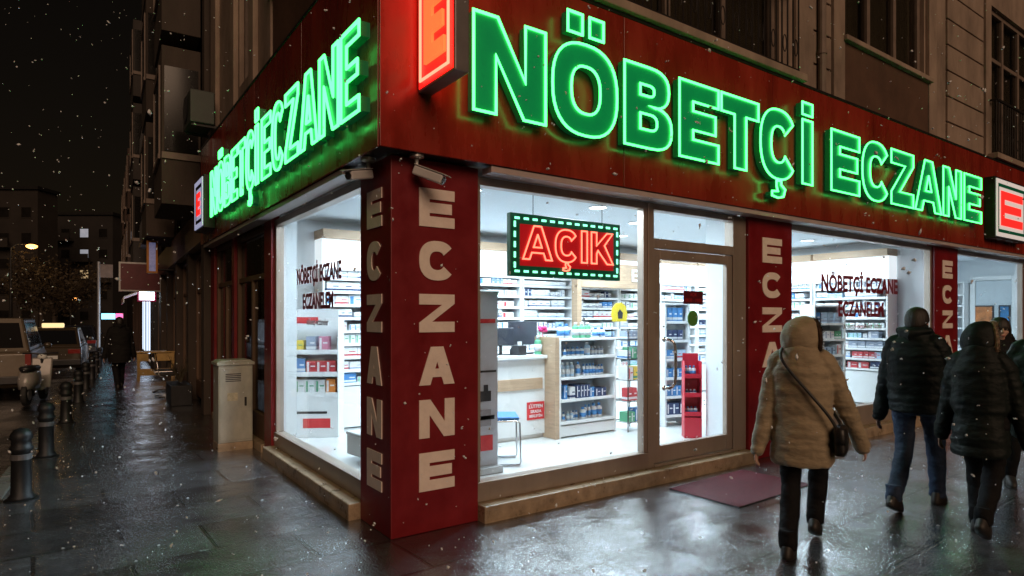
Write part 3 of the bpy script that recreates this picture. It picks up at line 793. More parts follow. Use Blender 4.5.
mb=MB(); mb.box(-.035,.035,-.03,-.022,.11,.17); mb.build('paper',M['white'],r)
# flower in a pot
r=thing('flower_pot','small potted plant with a magenta bloom beside the monitor','potted plant',(3.0,2.02,FZ+1.046))
mb=MB(); mb.lathe([(.05,0),(.07,.12),(.075,.125),(.06,.125)],seg=18); mb.build('pot',M['white'],r,smooth=False)
mb=MB()
for i in range(26):
    a=random.uniform(0,2*PI); e=random.uniform(.1,.17); h=random.uniform(.12,.26); p=Vector((math.cos(a)*.02,math.sin(a)*.02,.12)); q=Vector((math.cos(a)*e*.6,math.sin(a)*e*.6,h)); t=Vector((-math.sin(a),math.cos(a),0))*.02
    mid=(p+q)/2+Vector((0,0,.03)); mb.add([p,mid-t,q,mid+t],[(0,1,2,3)])
mb.build('leaves',mat('pot_leaf',(.10,.30,.06),.5,var=.3),r)
mb=MB(); mb.tube([(0,0,.12),(.01,0,.30)],.006,6)
for i in range(16):
    a=i*2.4; mb.ell((.01+math.cos(a)*.035,math.sin(a)*.035,.32+.02*math.sin(i)),(.030,.030,.022),8,6)
mb.build('bloom',mat('magenta_petal',(.60,.02,.16),.5,var=.2),r,smooth=True)
put(bottle('green',(.12,.38,.22),.045,.24),'bottle','tall green dispenser bottle beside the flower pot on the counter','bottle',None,(2.90,1.98,FZ+1.046),0)

# glass-sided gondola with cosmetics
gl=Vector((3.52,1.92,FZ)); zsG=[.20,.48,.76,1.02]
r=shelf_unit('waist high oak sided display gondola holding cosmetics beside the till counter',gl,0,.98,.42,zsG,1.25,M['greyback'],M['white'],side=.03,name='display_gondola',cat='display unit',base=.175)
mb=MB(); mb.box(-.56,-.492,-.215,.21,0,1.27); mb.build('oak_side',M['oak'],r,bevel=.004)
for z in zsG: 
    fill_row(frame_of(gl,0),-.39,.39,.40,z+.002,.20,'on the oak gondola','goods on the oak gondola',GONW,(.05,.07,.09),'carton' if z in(zsG[1],) else 'bottle',limit=False)
fill_row(frame_of(gl+Vector((0,0,0)),0),-.45,.45,.40,1.252,.24,'on top of the oak gondola','goods on top of the oak gondola',GONW,(.06,.08,.10),'bottle',limit=False)
# wire rack with hanging packs
rk=Vector((4.24,1.70,FZ)); r=thing('wire_rack','slim wire rack of colourful blister packs next to the oak gondola','display rack',rk)
mb=MB()
for x in (-.17,.17):
    for y in (-.15,.15): mb.tube([(x,y,0),(x,y,1.36)],.008,6)
for z in (.12,.40,.68,.96,1.22):
    for y in (-.15,.15): mb.tube([(-.17,y,z),(.17,y,z)],.006,6)
    for x in (-.17,-.085,0,.085,.17): mb.tube([(x,-.15,z),(x,.15,z)],.004,5)
mb.build('frame',M['darkmetal'],r)
for z in (.126,.406,.686,.966,1.226):
    fill_row(frame_of(rk,0),-.17,.17,.30,z,.20,'on the slim wire rack','packs on the slim wire rack',[2,2,2,3,4,2,4,4,3,3,2,3],(.05,.07,.09),'carton',limit=False)
r=thing('yellow_notice','round topped yellow notice card standing on the wire rack','notice',(4.20,1.84,FZ+1.36))
mb=MB(); mb.prism([(-.13,.10),(.13,.10),(.15,.2),(.12,.31),(.04,.36),(-.06,.35),(-.13,.29),(-.15,.2)],-.006,.006,'y'); mb.build('card',mat('yellow_card',(.80,.62,.04),.5,var=.1),r)
mb=MB(); mb.box(-.012,.012,-.005,.005,0,.12); mb.build('stem',M['chrome'],r)
mb=MB(); mb.prism([(-.03,.14),(.05,.14),(.06,.22),(.0,.27),(-.04,.22)],-.009,-.0065,'y'); mb.build('mark',M['black'],r)

# pull-up banner inside, behind the corner pillar
r=thing('pull_up_banner','pale grey pull up banner with product pictures inside the window by the corner pillar','banner',(1.09,.80,FZ))
mb=MB(); mb.box(-.42,.42,-.08,.08,0,.07); mb.build('base',M['alug'],r,bevel=.01)
mb=MB(); mb.box(-.40,.40,-.004,.004,.071,1.76); mb.build('sheet',mat('banner_sheet',(.50,.56,.66),.6,var=.06,vscale=2),r)
mb=MB(); mb.tube([(-.41,0,1.765),(.41,0,1.765)],.014,8); mb.build('top_rail',M['alug'],r)
m=MB(); m.box(.14,.37,-.009,-.005,1.46,1.50,0); m.box(.10,.38,-.009,-.005,.98,1.0,1); m.box(.2,.32,-.009,-.005,.70,.80,1); m.box(.235,.285,-.009,-.005,.80,.86,1); m.box(.16,.36,-.009,-.005,.52,.56,1); m.box(.2,.32,-.009,-.005,.46,.62,2); m.box(.2,.34,-.009,-.005,.22,.37,0)
m.build('printing',[M['red'],M['black'],mat('grey_print',(.3,.3,.34),.5)],r)
# chrome cantilever chair with blue seat
def chair(label,loc,rz,cm,name='chair'):
    r=thing(name,label,'chair',loc,rz)
    for s in (-1,1):
        mb=MB(); x=.20*s
        mb.tube([(x,.20,.012),(x,-.20,.012),(x,-.215,.04),(x,-.20,.44),(x,-.17,.46),(x,.17,.45),(x,.20,.49),(x,.25,.86)],.011,8); mb.build('frame',M['chrome'],r,smooth=True)
    mb=MB(); mb.tube([(-.2,.20,.012),(.2,.20,.012)],.011,8); mb.build('crossbar',M['chrome'],r)
    mb=MB(); mb.box(-.195,.195,-.20,.19,.462,.50); mb.build('seat',cm,r,bevel=.015)
    mb=MB(); mb.box(-.195,.195,.205,.235,.60,.86,m=Matrix.Rotation(R(-4),4,'X')); mb.build('backrest',cm,r,bevel=.012)
blue=mat('blue_vinyl',(.05,.20,.50),.4,var=.12)
chair('chrome cantilever chair with blue seat standing behind the pull up banner',(1.72,1.12,FZ),R(60),blue)
# seen through the side window
r=thing('cardboard_display','white cardboard floor display with red trimmed shelves by the side window','display stand',(.66,3.72,FZ),R(-32))
mb=MB(); mb.box(-.30,-.285,-.17,.17,0,1.52); mb.box(.285,.30,-.17,.17,0,1.52); mb.box(-.284,.284,.155,.17,0,1.52); mb.box(-.284,.284,-.17,.154,0,.52); mb.build('carcass',M['white'],r,bevel=.003)
mb=MB(); mb.box(-.30,.30,-.175,-.16,1.36,1.62); h=mb.build('header_card',M['white'],r)
mb=MB(); mb.box(-.27,.05,-.179,-.1755,1.44,1.52); mb.build('red_print',M['red'],h)
for z in (.54,.80,1.08):
    mb=MB(); mb.box(-.284,.284,-.165,.154,z,z+.012); mb.box(-.284,.284,-.174,-.166,z-.03,z+.03); mb.build('shelf',M['white'],r)
mb=MB(); mb.box(-.22,.16,-.1735,-.1705,.30,.33,0); mb.box(-.14,.2,-.1735,-.1705,.12,.24,1); mb.build('printing',[M['black'],M['red']],r)
for z in (.554,.814,1.094):
    fill_row(frame_of(Vector((.66,3.72,FZ)),R(-32)),-.27,.27,.30,z,.20,'on the cardboard display by the side window','goods on the cardboard display',[4,3,2,2,3,1,6,2,1,3,2,1],(.08,.10,.12),'carton',limit=False,rz=R(-32))
r=thing('low_bench','low white bench with a chrome rail by the side window next to the corner pillar','bench',(.80,1.95,FZ),R(8))
mb=MB(); mb.box(-.28,.28,-.30,.30,.05,.26); mb.build('box',M['white'],r,bevel=.012)
mb=MB(); mb.box(-.29,.29,-.31,.31,.261,.295); mb.build('top',M['white'],r,bevel=.012)
mb=MB(); mb.tube([(.2,.26,.295),(.2,.26,.62),(.2,.20,.67),(.2,-.16,.67),(.2,-.22,.62),(.2,-.22,.295)],.012,8); mb.build('rail',M['black'],r,smooth=True)
# by the door
r=thing('red_display_stand','narrow red display stand with three pockets just inside the glass door','display stand',(4.50,.86,FZ),R(-40))
r.scale=(.72,.72,.92)
mb=MB(); mb.box(-.15,-.138,-.13,.13,0,1.05); mb.box(.138,.15,-.13,.13,0,1.05); mb.box(-.137,.137,.118,.13,0,1.15); mb.box(-.137,.137,-.13,.117,0,.28); mb.build('carcass',mat('red_carcass',(.48,.015,.035),.4,var=.1),r,bevel=.003)
for z in (.30,.56,.82):
    mb=MB(); mb.box(-.137,.137,-.13,.117,z,z+.01); mb.box(-.137,.137,-.135,-.128,z,z+.06); mb.build('pocket',MATS['red_carcass'],r)
for z in (.312,.572,.832):
    fill_row(frame_of(Vector((4.50,.86,FZ)),R(-40))@Matrix.Diagonal((.72,.72,.92,1)),-.13,.13,.24,z,.15,'in the red stand inside the door','goods in the red stand',[3,3,1,3,2,0,0,0,0,1,2,0],(.06,.08),'bottle',limit=False,rz=R(-40))
rp=Vector((5.0,1.62,FZ)); r=shelf_unit('narrow white rack of blue packs seen through the glass door',rp,R(-14),.42,.30,[.16,.42,.68,.94,1.20,1.46],1.72,M['white'],M['white'],name='pack_rack',cat='display rack')
for z in (.16,.42,.68,.94,1.20,1.46):
    fill_row(frame_of(rp,R(-14)),-.17,.17,.28,z+.002,.21,'on the narrow rack behind the glass door','packs on the narrow rack',[1,1,1,4,5,1,0,0,0,2,0,0],(.08,.10,.14),'carton',limit=False,rz=R(-14))
r=thing('oak_plinth','low curved oak plinth on the shop floor behind the glass door','plinth',(5.30,2.05,FZ),R(-10))
mb=MB(); mb.loft([(0,0,0,.36,.22),(0,0,.20,.36,.22)],28,pw=3); mb.build('body',M['oak'],r,bevel=.008)
mb=MB(); mb.loft([(0,0,.201,.39,.25),(0,0,.30,.39,.25)],28,pw=3); mb.build('top',M['oak'],r,bevel=.008)
# second window: stands with goods, white cabinet
p2=Vector((7.05,1.0,FZ)); r=shelf_unit('low white stand of boxed goods inside the second window',p2,R(-6),1.0,.34,[.10,.36,.62,.90],1.15,M['greyback'],M['white'],name='display_gondola',cat='display unit')
for z in (.10,.36,.62,.90): fill_row(frame_of(p2,R(-6)),-.45,.45,.32,z+.002,.20,'on the low stand in the second window','goods on the low stand in the second window',[4,3,2,3,2,1,1,3,4,1,1,3],(.07,.09,.12),'carton',limit=False,rz=R(-6))
p3=Vector((8.35,1.25,FZ)); r=shelf_unit('tall narrow white display tower of goods inside the second window',p3,R(-20),.62,.34,[.10,.36,.62,.90,1.16,1.42],1.72,M['greyback'],M['white'],name='display_tower',cat='display unit')
for z in (.10,.36,.62,.90,1.16,1.42): fill_row(frame_of(p3,R(-20)),-.27,.27,.32,z+.002,.20,'on the display tower in the second window','goods on the display tower in the second window',[4,3,2,3,3,1,1,3,2,2,1,3],(.06,.09,.12),'carton',limit=False,rz=R(-20))
# third window: framed pictures on the wall
def picture(label,loc,w,h,c):
    r=thing('framed_picture',label,'picture',loc,R(-90))
    mb=MB()
    for a,b,c_,d in ((-w/2,w/2,0,.03),(-w/2,w/2,h-.03,h),(-w/2,-w/2+.03,.031,h-.031),(w/2-.03,w/2,.031,h-.031)): mb.box(a,b,-.025,0,c_,d)
    mb.build('frame',M['black'],r,bevel=.003)
    mb=MB(); mb.box(-w/2+.02,w/2-.02,-.012,-.002,.02,h-.02); mb.build('print',c,r)
picture('dark framed orange and brown abstract print on the pale door of the far shop room',(15.435,1.27,1.42),.42,.52,mat('orange_print',(.45,.16,.05),.5,var=.75,vscale=7))
picture('small blue framed print on the pale door of the far shop room',(15.435,.86,1.48),.22,.46,mat('blue_print',(.03,.16,.36),.5,var=.6,vscale=9))
zsR=[.5+.26*i for i in range(7)]
pr=Vector((15.30,1.90,FZ)); r=shelf_unit('white shelf with navy boxes on the end wall of the far shop room',pr,R(-90),.70,.34,zsR,2.35,M['white'],M['white'])
for z in zsR: fill_row(frame_of(pr,R(-90)),-.30,.30,.32,z+.002,.20,'on the shelf of the far shop room','cartons on the shelf of the far room',[4,3,2,2,3,0,0,0,0,5,2,0],(.10,.14,.2),'carton',limit=False,rz=R(-90))
# ================================================================ ENTRANCE MAT, CABINET, BOLLARDS
r=thing('door_mat','wet dark red entrance mat lying on the pavement in front of the pharmacy door','door mat',(3.40,-.62,.001),R(2))
mb=MB(); mb.box(-.62,.62,-.38,.38,0,.005); mb.build('rubber_edge',M['black'],r,bevel=.004)
mb=MB(); mb.box(-.615,.615,-.375,.375,.0051,.010); mb.build('pile',mat('mat_pile_red',(.11,.005,.016),.4,var=.4,vscale=30,bump=.8,bscale=160),r)
cabm=mat('cabinet_grey_paint',(.42,.42,.36),.5,var=.22,vscale=5,bump=.06,bscale=9,stretch=(1,1,.5))
r=thing('utility_cabinet','scuffed pale grey utility cabinet standing against the wall at the left end of the pharmacy','utility cabinet',(-.26,4.22,0))
mb=MB(); mb.box(-.20,.20,-.17,.17,.10,1.06); mb.build('body',cabm,r,bevel=.008)
mb=MB(); mb.box(-.22,.22,-.19,.19,1.061,1.10); mb.prism([(-.21,1.1005),(.21,1.1005),(.17,1.125),(-.17,1.125)],-.18,.18,'y'); mb.build('roof',cabm,r,bevel=.006)
mb=MB(); mb.box(-.205,.205,-.165,.165,-.02,.099); mb.build('plinth',M['stone'],r,bevel=.01)
mb=MB(); mb.box(-.185,.185,-.180,-.1705,.13,1.03); d_=mb.build('door',cabm,r,bevel=.004)
mb=MB(); mb.box(.10,.125,-.192,-.1805,.55,.66); mb.build('handle',M['darkmetal'],d_,bevel=.004)
mb=MB()
for i in range(5): mb.box(-.12,.06,-.183,-.1803,.86+i*.022,.870+i*.022)
mb.build('vent',M['black'],d_)
mb=MB(); mb.box(-.10,.02,-.183,-.1803,.62,.72); mb.build('sticker',mat('faded_sticker',(.5,.45,.30),.6,var=.3,vscale=20),d_)

def bollard(label,x,y):
    r=thing('bollard',label,'bollard',(x,y,0),0,'bollards along the kerb')
    mb=MB(); mb.lathe([(.10,0),(.10,.035),(.080,.06),(.074,.44),(.090,.455),(.090,.48),(.078,.49),(.074,.54),(.088,.56),(.082,.60),(.055,.64),(.0,.655)],seg=24); mb.build('post',M['bol'],r,smooth=True)
    mb=MB(); mb.lathe([(.0815,.37),(.083,.372),(.083,.418),(.0815,.42)],seg=24); mb.build('band',mat('bollard_band',(.12,.12,.13),.4,metal=.3,var=.3),r)
    mb=MB(); mb.lathe([(.13,.0),(.13,.008),(.11,.012)],seg=24); mb.build('base_plate',M['bol'],r)
    return r
M['bol']=mat('bollard_iron',(.016,.017,.020),.5,metal=.4,var=.25,bump=.1,bscale=30)
for x,y,l in ((-2.31,2.89,'black iron bollard at the left edge, nearest of the kerb row'),(-2.18,4.95,'black iron bollard second in the kerb row from the camera'),(-2.00,7.75,'black iron bollard third in the kerb row from the camera'),(-1.82,10.4,'black iron bollard fourth in the kerb row beside the van'),(-1.66,13.0,'black iron bollard fifth in the kerb row near the van'),(-1.48,15.7,'black iron bollard sixth in the kerb row, past the van'),(-1.30,18.4,'black iron bollard seventh in the kerb row'),(-1.12,21.3,'black iron bollard last of the kerb row near the taxi')):
    bollard(l,x,y)

# ================================================================ PHARMACY'S DARK SIDE SHOPFRONT
def dark_front(a,b,par,x=0,lab=True,zt=2.815):
    m=MB(); t=.07
    m.box(x+.04,x+.14,a,a+t,.1,zt); m.box(x+.04,x+.14,b-t,b,.1,zt); m.box(x+.04,x+.14,a+t,b-t,.1,.42); m.box(x+.04,x+.14,a+t,b-t,zt-t,zt); m.box(x+.05,x+.13,a+t,b-t,2.15,2.22)
    c=(a+b)/2; m.box(x+.05,x+.13,c-.035,c+.035,.42,2.15)
    w=m.build('shopfront',M['oldwood'],par,bevel=.005)
    g=MB(); g.box(x+.085,x+.095,a+.03,b-.03,.40,zt-.03); g.build('pane',M['uglass'],w)
    k=MB(); k.box(x+.32,x+.34,a,b,.1,zt); k.build('reflection_backing',M['reflection_backing'],w)  # dim brown panel added behind the glass in place of its warm reflection
M['oldwood']=mat('old_brown_frame',(.13,.075,.045),.5,var=.3,vscale=5,stretch=(1,1,.2))
M['reflection_backing']=mat('brown_reflection_backing',(.26,.15,.08),.7,var=.35,vscale=2.5,stretch=(1,1,5))  # warm reflection of the panes put into this brown
dark_front(3.725,5.445,B); dark_front(5.625,6.995,B)

# ================================================================ NEIGHBOURING HOUSES ALONG THE SIDE STREET
def fx(y): return .04*(y-7.32)
def house(name,label,y0,L,H,wallm,nb,seed,lit=None):
    random.seed(seed)
    r=thing(name,label,'building',(fx(y0),y0,0),R(-2.29))
    m=MB(); m.box(0,8,.02,L-.02,2.95,H); m.box(.35,8,.02,L-.02,0,2.949); m.build('wall',wallm,r)
    m=MB()
    z=3.0
    m.box(-.14,-.002,.02,L-.02,2.95,3.55); m.build('fascia_board',M['oldwood'],r,bevel=.006)
    n=int(L/2.6); w=L/n
    m=MB()
    for i in range(n+1): yy=min(max(i*w,.2),L-.2); m.box(-.10,.349,yy-.17,yy+.17,0,2.949)
    for i in range(n+1): yy=min(max(i*w,.2),L-.2); m.box(-.09,-.002,yy-.15,yy+.15,3.551,H)
    m.box(-.28,0,.02,L-.02,H-.35,H+.1)
    m.build('pilaster',wallm,r,bevel=.006)
    for i in range(n):
        a,b=i*w+.18,(i+1)*w-.18
        a=max(a,.38); b=min(b,L-.38)
        if lit and i in lit:
            k=MB(); k.box(-.16,.10,a,b,.3,2.85); q=k.build('lit_shop_window',M['litwin'],r)
            k=MB(); k.box(-.18,.14,a-.05,a-.002,.1,2.9); k.box(-.18,.14,b+.002,b+.05,.1,2.9); k.box(-.18,-.162,(a+b)/2-.03,(a+b)/2+.03,.302,2.85); k.box(-.18,.13,a,b,.1,.298); k.build('frame',M['darkmetal'],q)
        else:
            dark_front(a,b,r,zt=2.9)
        # oriel bays and windows above
        bay=(i+seed)%2==0
        zz=3.75
        while zz+2.2<H:
            if bay:
                k=MB(); k.box(-.70,-.101,a+.05,b-.05,zz-.15,zz+2.55); q=k.build('bay',wallm,r,bevel=.01)
                k=MB(); k.box(-.715,-.702,a+.35,b-.35,zz+.75,zz+2.2); k.box(-.66,-.14,a+.035,a+.047,zz+.75,zz+2.2); k.build('pane',M['darkglass'],q)
                k=MB(); k.box(-.74,-.703,a+.28,b-.28,zz+.66,zz+.74); k.box(-.73,-.703,a+.28,a+.34,zz+.741,zz+2.2); k.box(-.73,-.703,b-.34,b-.28,zz+.741,zz+2.2); k.box(-.73,-.703,a+.28,b-.28,zz+2.201,zz+2.27); k.box(-.70,-.10,a+.02,a+.034,zz+.62,zz+.73);k.build('frame',M['winframe'],q)
            else:
                k=MB(); k.box(-.05,-.003,a+.35,b-.35,zz+.7,zz+2.2); q=k.build('window',M['winframe'],r,bevel=.005)
                k=MB(); k.box(-.056,-.051,a+.43,b-.43,zz+.78,zz+2.12); k.build('pane',M['darkglass'],q)
                k=MB(); k.box(-.16,-.003,a+.28,b-.28,zz+.62,zz+.699); k.build('sill',wallm,q)
                if zz<9:
                    k=MB(); k.box(-.55,-.003,a+.2,b-.2,zz+.3,zz+.42)
                    for s in range(9): yy=a+.22+(b-a-.44)*s/8; k.tube([(-.52,yy,zz+.42),(-.52,yy,zz+1.15)],.012,5)
                    k.box(-.54,-.50,a+.2,b-.2,zz+1.15,zz+1.19); k.build('balcony',M['darkmetal'],r)
            zz+=2.95
    return r
M['litwin']=mat('lit_shop_window',(.7,.8,.9),.3,var=0,emit=(.66,.80,1),estr=1.6)
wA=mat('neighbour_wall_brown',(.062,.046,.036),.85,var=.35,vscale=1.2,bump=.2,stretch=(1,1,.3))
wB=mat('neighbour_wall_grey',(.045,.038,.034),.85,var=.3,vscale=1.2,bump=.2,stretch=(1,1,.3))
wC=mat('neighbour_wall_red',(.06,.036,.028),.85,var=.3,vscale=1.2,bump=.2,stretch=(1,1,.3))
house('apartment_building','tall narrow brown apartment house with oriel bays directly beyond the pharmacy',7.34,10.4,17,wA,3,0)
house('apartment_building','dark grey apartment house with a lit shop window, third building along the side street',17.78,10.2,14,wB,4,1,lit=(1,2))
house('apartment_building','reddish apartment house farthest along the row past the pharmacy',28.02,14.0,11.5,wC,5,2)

# signs in the side street
def blade(label,x,y,w,z0,z1,facem,boxm,dep=.16,frame=True,txt=None):
    r=thing('hanging_sign',label,'shop sign',(x,y,0),R(-2.3))
    m=MB(); m.box(0,w,-dep/2,dep/2,z0,z1); m.build('sign_box',boxm,r,bevel=.01)
    for s in (-1,1):
        m=MB(); m.box(.05,w-.05,s*dep/2+(.0005 if s>0 else -.006),s*dep/2+(.006 if s>0 else -.0005),z0+.05,z1-.05); m.build('face',facem,r)
    MB().tube([(w,0,z1-.1),(w+.45,0,z1-.1)],.025,8).build('bracket',M['darkmetal'],r); MB().tube([(w,0,z0+.1),(w+.45,0,z0+.1)],.025,8).build('bracket',M['darkmetal'],r)
    return r
blade('large dark red hanging box sign with a pale rim over the side street pavement',-.78,17.6,1.12,2.44,3.32,mat('dark_red_sign',(.085,.012,.016),.4,var=.3,vscale=3,emit=(.5,.02,.05),estr=.008),M['alug'])
blade('small bright white lit box sign below the large dark red sign',-.20,18.9,.52,2.18,2.56,mat('white_lit_sign',(.8,.85,.9),.4,var=0,emit=(.75,.90,1),estr=9),mat('magenta_sign_rim',(.4,.02,.12),.4,var=.1,emit=(1,.03,.15),estr=.15))
blade('narrow blue white vertical blade sign on the brown apartment house',-.42,13.4,.24,2.75,3.55,mat('blue_white_sign',(.3,.3,.4),.4,var=.6,vscale=5,emit=(.45,.5,1),estr=.13),mat('orange_rim',(.5,.2,.03),.5,var=.2))
r=thing('shop_awning','short red and white striped awning over the lit shop door in the side street','awning',(fx(20.6),20.6,0),R(-2.3))
for i in range(8):
    m=MB(); a,b=i*.42,(i+1)*.42-.004; m.add([(-.16,a,2.75),(-.16,b,2.75),(-1.0,b,2.38),(-1.0,a,2.38),(-.16,a,2.72),(-.16,b,2.72),(-1.0,b,2.35),(-1.0,a,2.35)],[(0,1,2,3),(7,6,5,4),(0,4,5,1),(2,6,7,3),(0,3,7,4),(1,5,6,2)])
    m.box(-1.012,-.985,a,b,2.18,2.349); m.build('stripe',M['red'] if i%2 else M['white'],r)
r=thing('air_conditioner','outdoor air conditioner box on the wall above the far end of the side fascia','air conditioner',(-.30,6.55,4.62))
m=MB(); m.box(-.17,.17,-.36,.36,0,.50); m.build('casing',mat('aircon_casing',(.05,.06,.052),.5,var=.15),r,bevel=.015)
m=MB(); m.lathe([(.0,0),(.20,0),(.215,.012)],seg=28); o=m.build('fan_grille',M['black'],r); o.matrix_local=Matrix.Translation((-.185,.08,.28))@Matrix.Rotation(R(90),4,'Y')
pieces('bracket',[(-.15,.30,y-.02,y+.02,-.04,-.001) for y in (-.3,.3)],M['darkmetal'],r)
# wooden stall table, crates, cafe chair
def slat_table(label,loc,rz):
    r=thing('wooden_table',label,'table',loc,rz)
    wd=mat('yellow_pine',(.55,.36,.12),.55,var=.25,vscale=6,stretch=(1,6,1))
    m=MB()
    for i in range(6): m.box(-.45,.45,-.36+i*.12,-.25+i*.12,.72,.75)
    m.build('top',wd,r,bevel=.004)
    for sx in (-1,1):
        for sy in (-1,1): m=MB(); m.box(sx*.40-.035,sx*.40+.035,sy*.30-.035,sy*.30+.035,0,.719); m.build('leg',wd,r,bevel=.004)
    m=MB(); m.box(-.43,.43,-.345,-.325,.50,.70); m.box(-.43,.43,-.345,-.325,.12,.30); m.build('front_board',wd,r,bevel=.004)
    return r
slat_table('pale yellow wooden slat table outside the lit shop in the side street',(-.05,15.2,0),R(-4))
cm=mat('black_cane',(.03,.025,.022),.6,var=.2)
chair('dark cafe chair standing on the pavement against the brown house front',(-.28,10.6,.001),R(95),cm)
chair('dark cafe chair pulled up behind the other one farther along the brown house',(-.20,11.7,.001),R(70),cm)
r=thing('planter_box','low dark planter box with a leafless shrub by the brown house front','planter',(-.22,9.4,0),R(-2))
m=MB(); m.box(-.18,.18,-.55,.55,0,.38); m.build('box',M['bol'],r,bevel=.012)
m=MB(); random.seed(4)
for i in range(60):
    a=random.uniform(0,2*PI); y=random.uniform(-.45,.45); m.tube([(0,y,.42),(math.cos(a)*.08,y+math.sin(a)*.08,.6),(math.cos(a)*.2,y+math.sin(a)*.2,random.uniform(.62,.95))],[.006,.004,.002],5)
m.build('shrub',mat('dark_twigs',(.05,.04,.02),.8,var=.3),r)

# ================================================================ VEHICLES
TYRE=mat('tyre',(.015,.015,.016),.7,var=.2); RIM=mat('rim',(.30,.30,.31),.35,metal=.7,var=.1)
CARG=mat('car_glass',(.010,.011,.013),.10,var=0,spec=.35)
TAIL=mat('tail_lamp',(.12,.006,.006),.25,var=0,emit=(1,.03,.01),estr=.03); HEAD=mat('head_lamp',(.7,.7,.7),.15,var=0)
def car(name,label,cat,loc,rz,L,W,H,paint,kind,roof_lamp=False):
    r=thing(name,label,cat,loc,rz)
    if kind=='van': low=[(-L/2,.30),(-L/2,.95),(-L/2+.03,1.02),(L/2-1.05,1.02),(L/2-.15,.86),(L/2,.70),(L/2,.28),(L/2-.1,.22),(-L/2+.1,.22)]; cab=[(-L/2+.02,-L/2+.06),(L/2-1.15,L/2-1.95)]
    else: low=[(-L/2,.32),(-L/2,.78),(-L/2+.06,.88),(L/2-1.2,.90),(L/2-.2,.74),(L/2,.58),(L/2,.26),(L/2-.1,.2),(-L/2+.1,.2)]; cab=[(-L/2+.25,-L/2+.95),(L/2-1.15,L/2-2.0)]
    m=MB(); m.prism(low,-W/2,W/2,'x'); body=m.build('body',paint,r,bevel=.06)
    zb=low[2][1]-.02; i=.10; ins=.16
    (b0,b1),(f0,f1)=cab
    zt=H
    vs=[(-W/2+.03,b0,zb),(W/2-.03,b0,zb),(W/2-.03,f0,zb),(-W/2+.03,f0,zb),(-W/2+ins,b1,zt),(W/2-ins,b1,zt),(W/2-ins,f1,zt),(-W/2+ins,f1,zt)]
    m=MB(); m.add(vs,[(0,3,2,1),(4,5,6,7),(0,1,5,4),(1,2,6,5),(2,3,7,6),(3,0,4,7)]); m.build('cabin',paint,r,bevel=.05)
    V=[Vector(v) for v in vs]
    def win(a,b,c,d,lo=.14,hi=.86,s0=.06,s1=.94,n=1):
        for k in range(n):
            t0=s0+(s1-s0)*k/n+(.012 if k else 0); t1=s0+(s1-s0)*(k+1)/n-(.012 if k<n-1 else 0)
            P=lambda s,t: (a.lerp(b,s)).lerp(d.lerp(c,s),t)
            q=[P(t0,lo),P(t1,lo),P(t1,hi),P(t0,hi)]; nn=(q[1]-q[0]).cross(q[3]-q[0]).normalized()
            mm=MB(); mm.add([x+nn*.006 for x in q]+[x-nn*.02 for x in q],[(0,1,2,3),(7,6,5,4),(0,4,5,1),(1,5,6,2),(2,6,7,3),(3,7,4,0)]); mm.build('window',CARG,r)
    win(V[0],V[1],V[5],V[4]); win(V[2],V[3],V[7],V[6]); win(V[1],V[2],V[6],V[5],n=3); win(V[3],V[0],V[4],V[7],n=3)
    for y in (-L/2+.78,L/2-.85):
        for s in (-1,1):
            m=MB(); x0=s*(W/2-.10); m.tube([(x0-.10,y,.31),(x0+.10,y,.31)],.31,24); w_=m.build('wheel',TYRE,r,bevel=.03)
            m=MB(); m.tube([(x0+s*.101,y,.31),(x0+s*.112,y,.31)],.20,20); m.build('rim',RIM,w_)
    for s in (-1,1):
        m=MB(); 
        if kind=='van': m.box(s*(W/2-.07)-.055,s*(W/2-.07)+.055,-L/2-.012,-L/2+.03,.62,.98)
        else: m.box(s*(W/2-.20)-.16,s*(W/2-.20)+.16,-L/2-.012,-L/2+.03,.66,.80)
        m.build('tail_light',TAIL,r,bevel=.008)
        m=MB(); m.box(s*(W/2-.24)-.16,s*(W/2-.24)+.16,L/2-.05,L/2+.012,.52,.66); m.build('headlight',HEAD,r,bevel=.01)
        m=MB(); m.ell((s*(W/2+.09),L/2-1.45,1.05),(.10,.06,.075),12,8); m.build('wing_mirror',paint,r,smooth=True)
    m=MB(); m.box(-W/2+.02,W/2-.02,-L/2-.05,-L/2-.001,.30,.48); m.build('bumper',M['black'],r,bevel=.02)
    m=MB(); m.box(-.26,.26,-L/2-.058,-L/2-.0505,.52 if kind=='van' else .50,.63 if kind=='van' else .61); m.build('number_plate',M['white'],r)
    if roof_lamp:
        m=MB(); m.box(-.30,.30,(b1+f1)/2-.09,(b1+f1)/2+.09,H+.002,H+.15); m.build('roof_sign',mat('lit_roof_sign',(.8,.7,.4),.4,var=0,emit=(1,.72,.36),estr=1.1),r,bevel=.03)
    return r,body
P1=mat('van_paint_beige',(.13,.098,.066),.3,var=.12,coat=.6); P2=mat('dark_car_paint',(.018,.018,.022),.25,var=.1,coat=.8); P3=mat('dark_taxi_paint',(.05,.036,.022),.3,var=.1,coat=.6); P4=mat('blue_silver_paint',(.25,.29,.42),.25,metal=.5,var=.1,coat=.8)
car('minivan','beige minivan parked at the kerb, its dark rear window facing us at the left edge','van',(-3.50,15.9,-.13),R(-2),4.7,1.85,1.78,P1,'van')
car('parked_car','silver blue parked car just ahead of the beige minivan','car',(-4.35,20.5,-.13),R(-3),4.4,1.75,1.48,P4,'car')
rr,_=car('taxi','dark taxi with a glowing yellow roof sign parked near the last bollards','car',(-2.38,22.0,-.13),R(-3.7),4.4,1.75,1.46,P3,'car',True)
car('parked_car','black hatchback parked far up the side street beyond the taxi','car',(-1.75,31.0,-.13),R(-3),4.2,1.75,1.46,P2,'car')
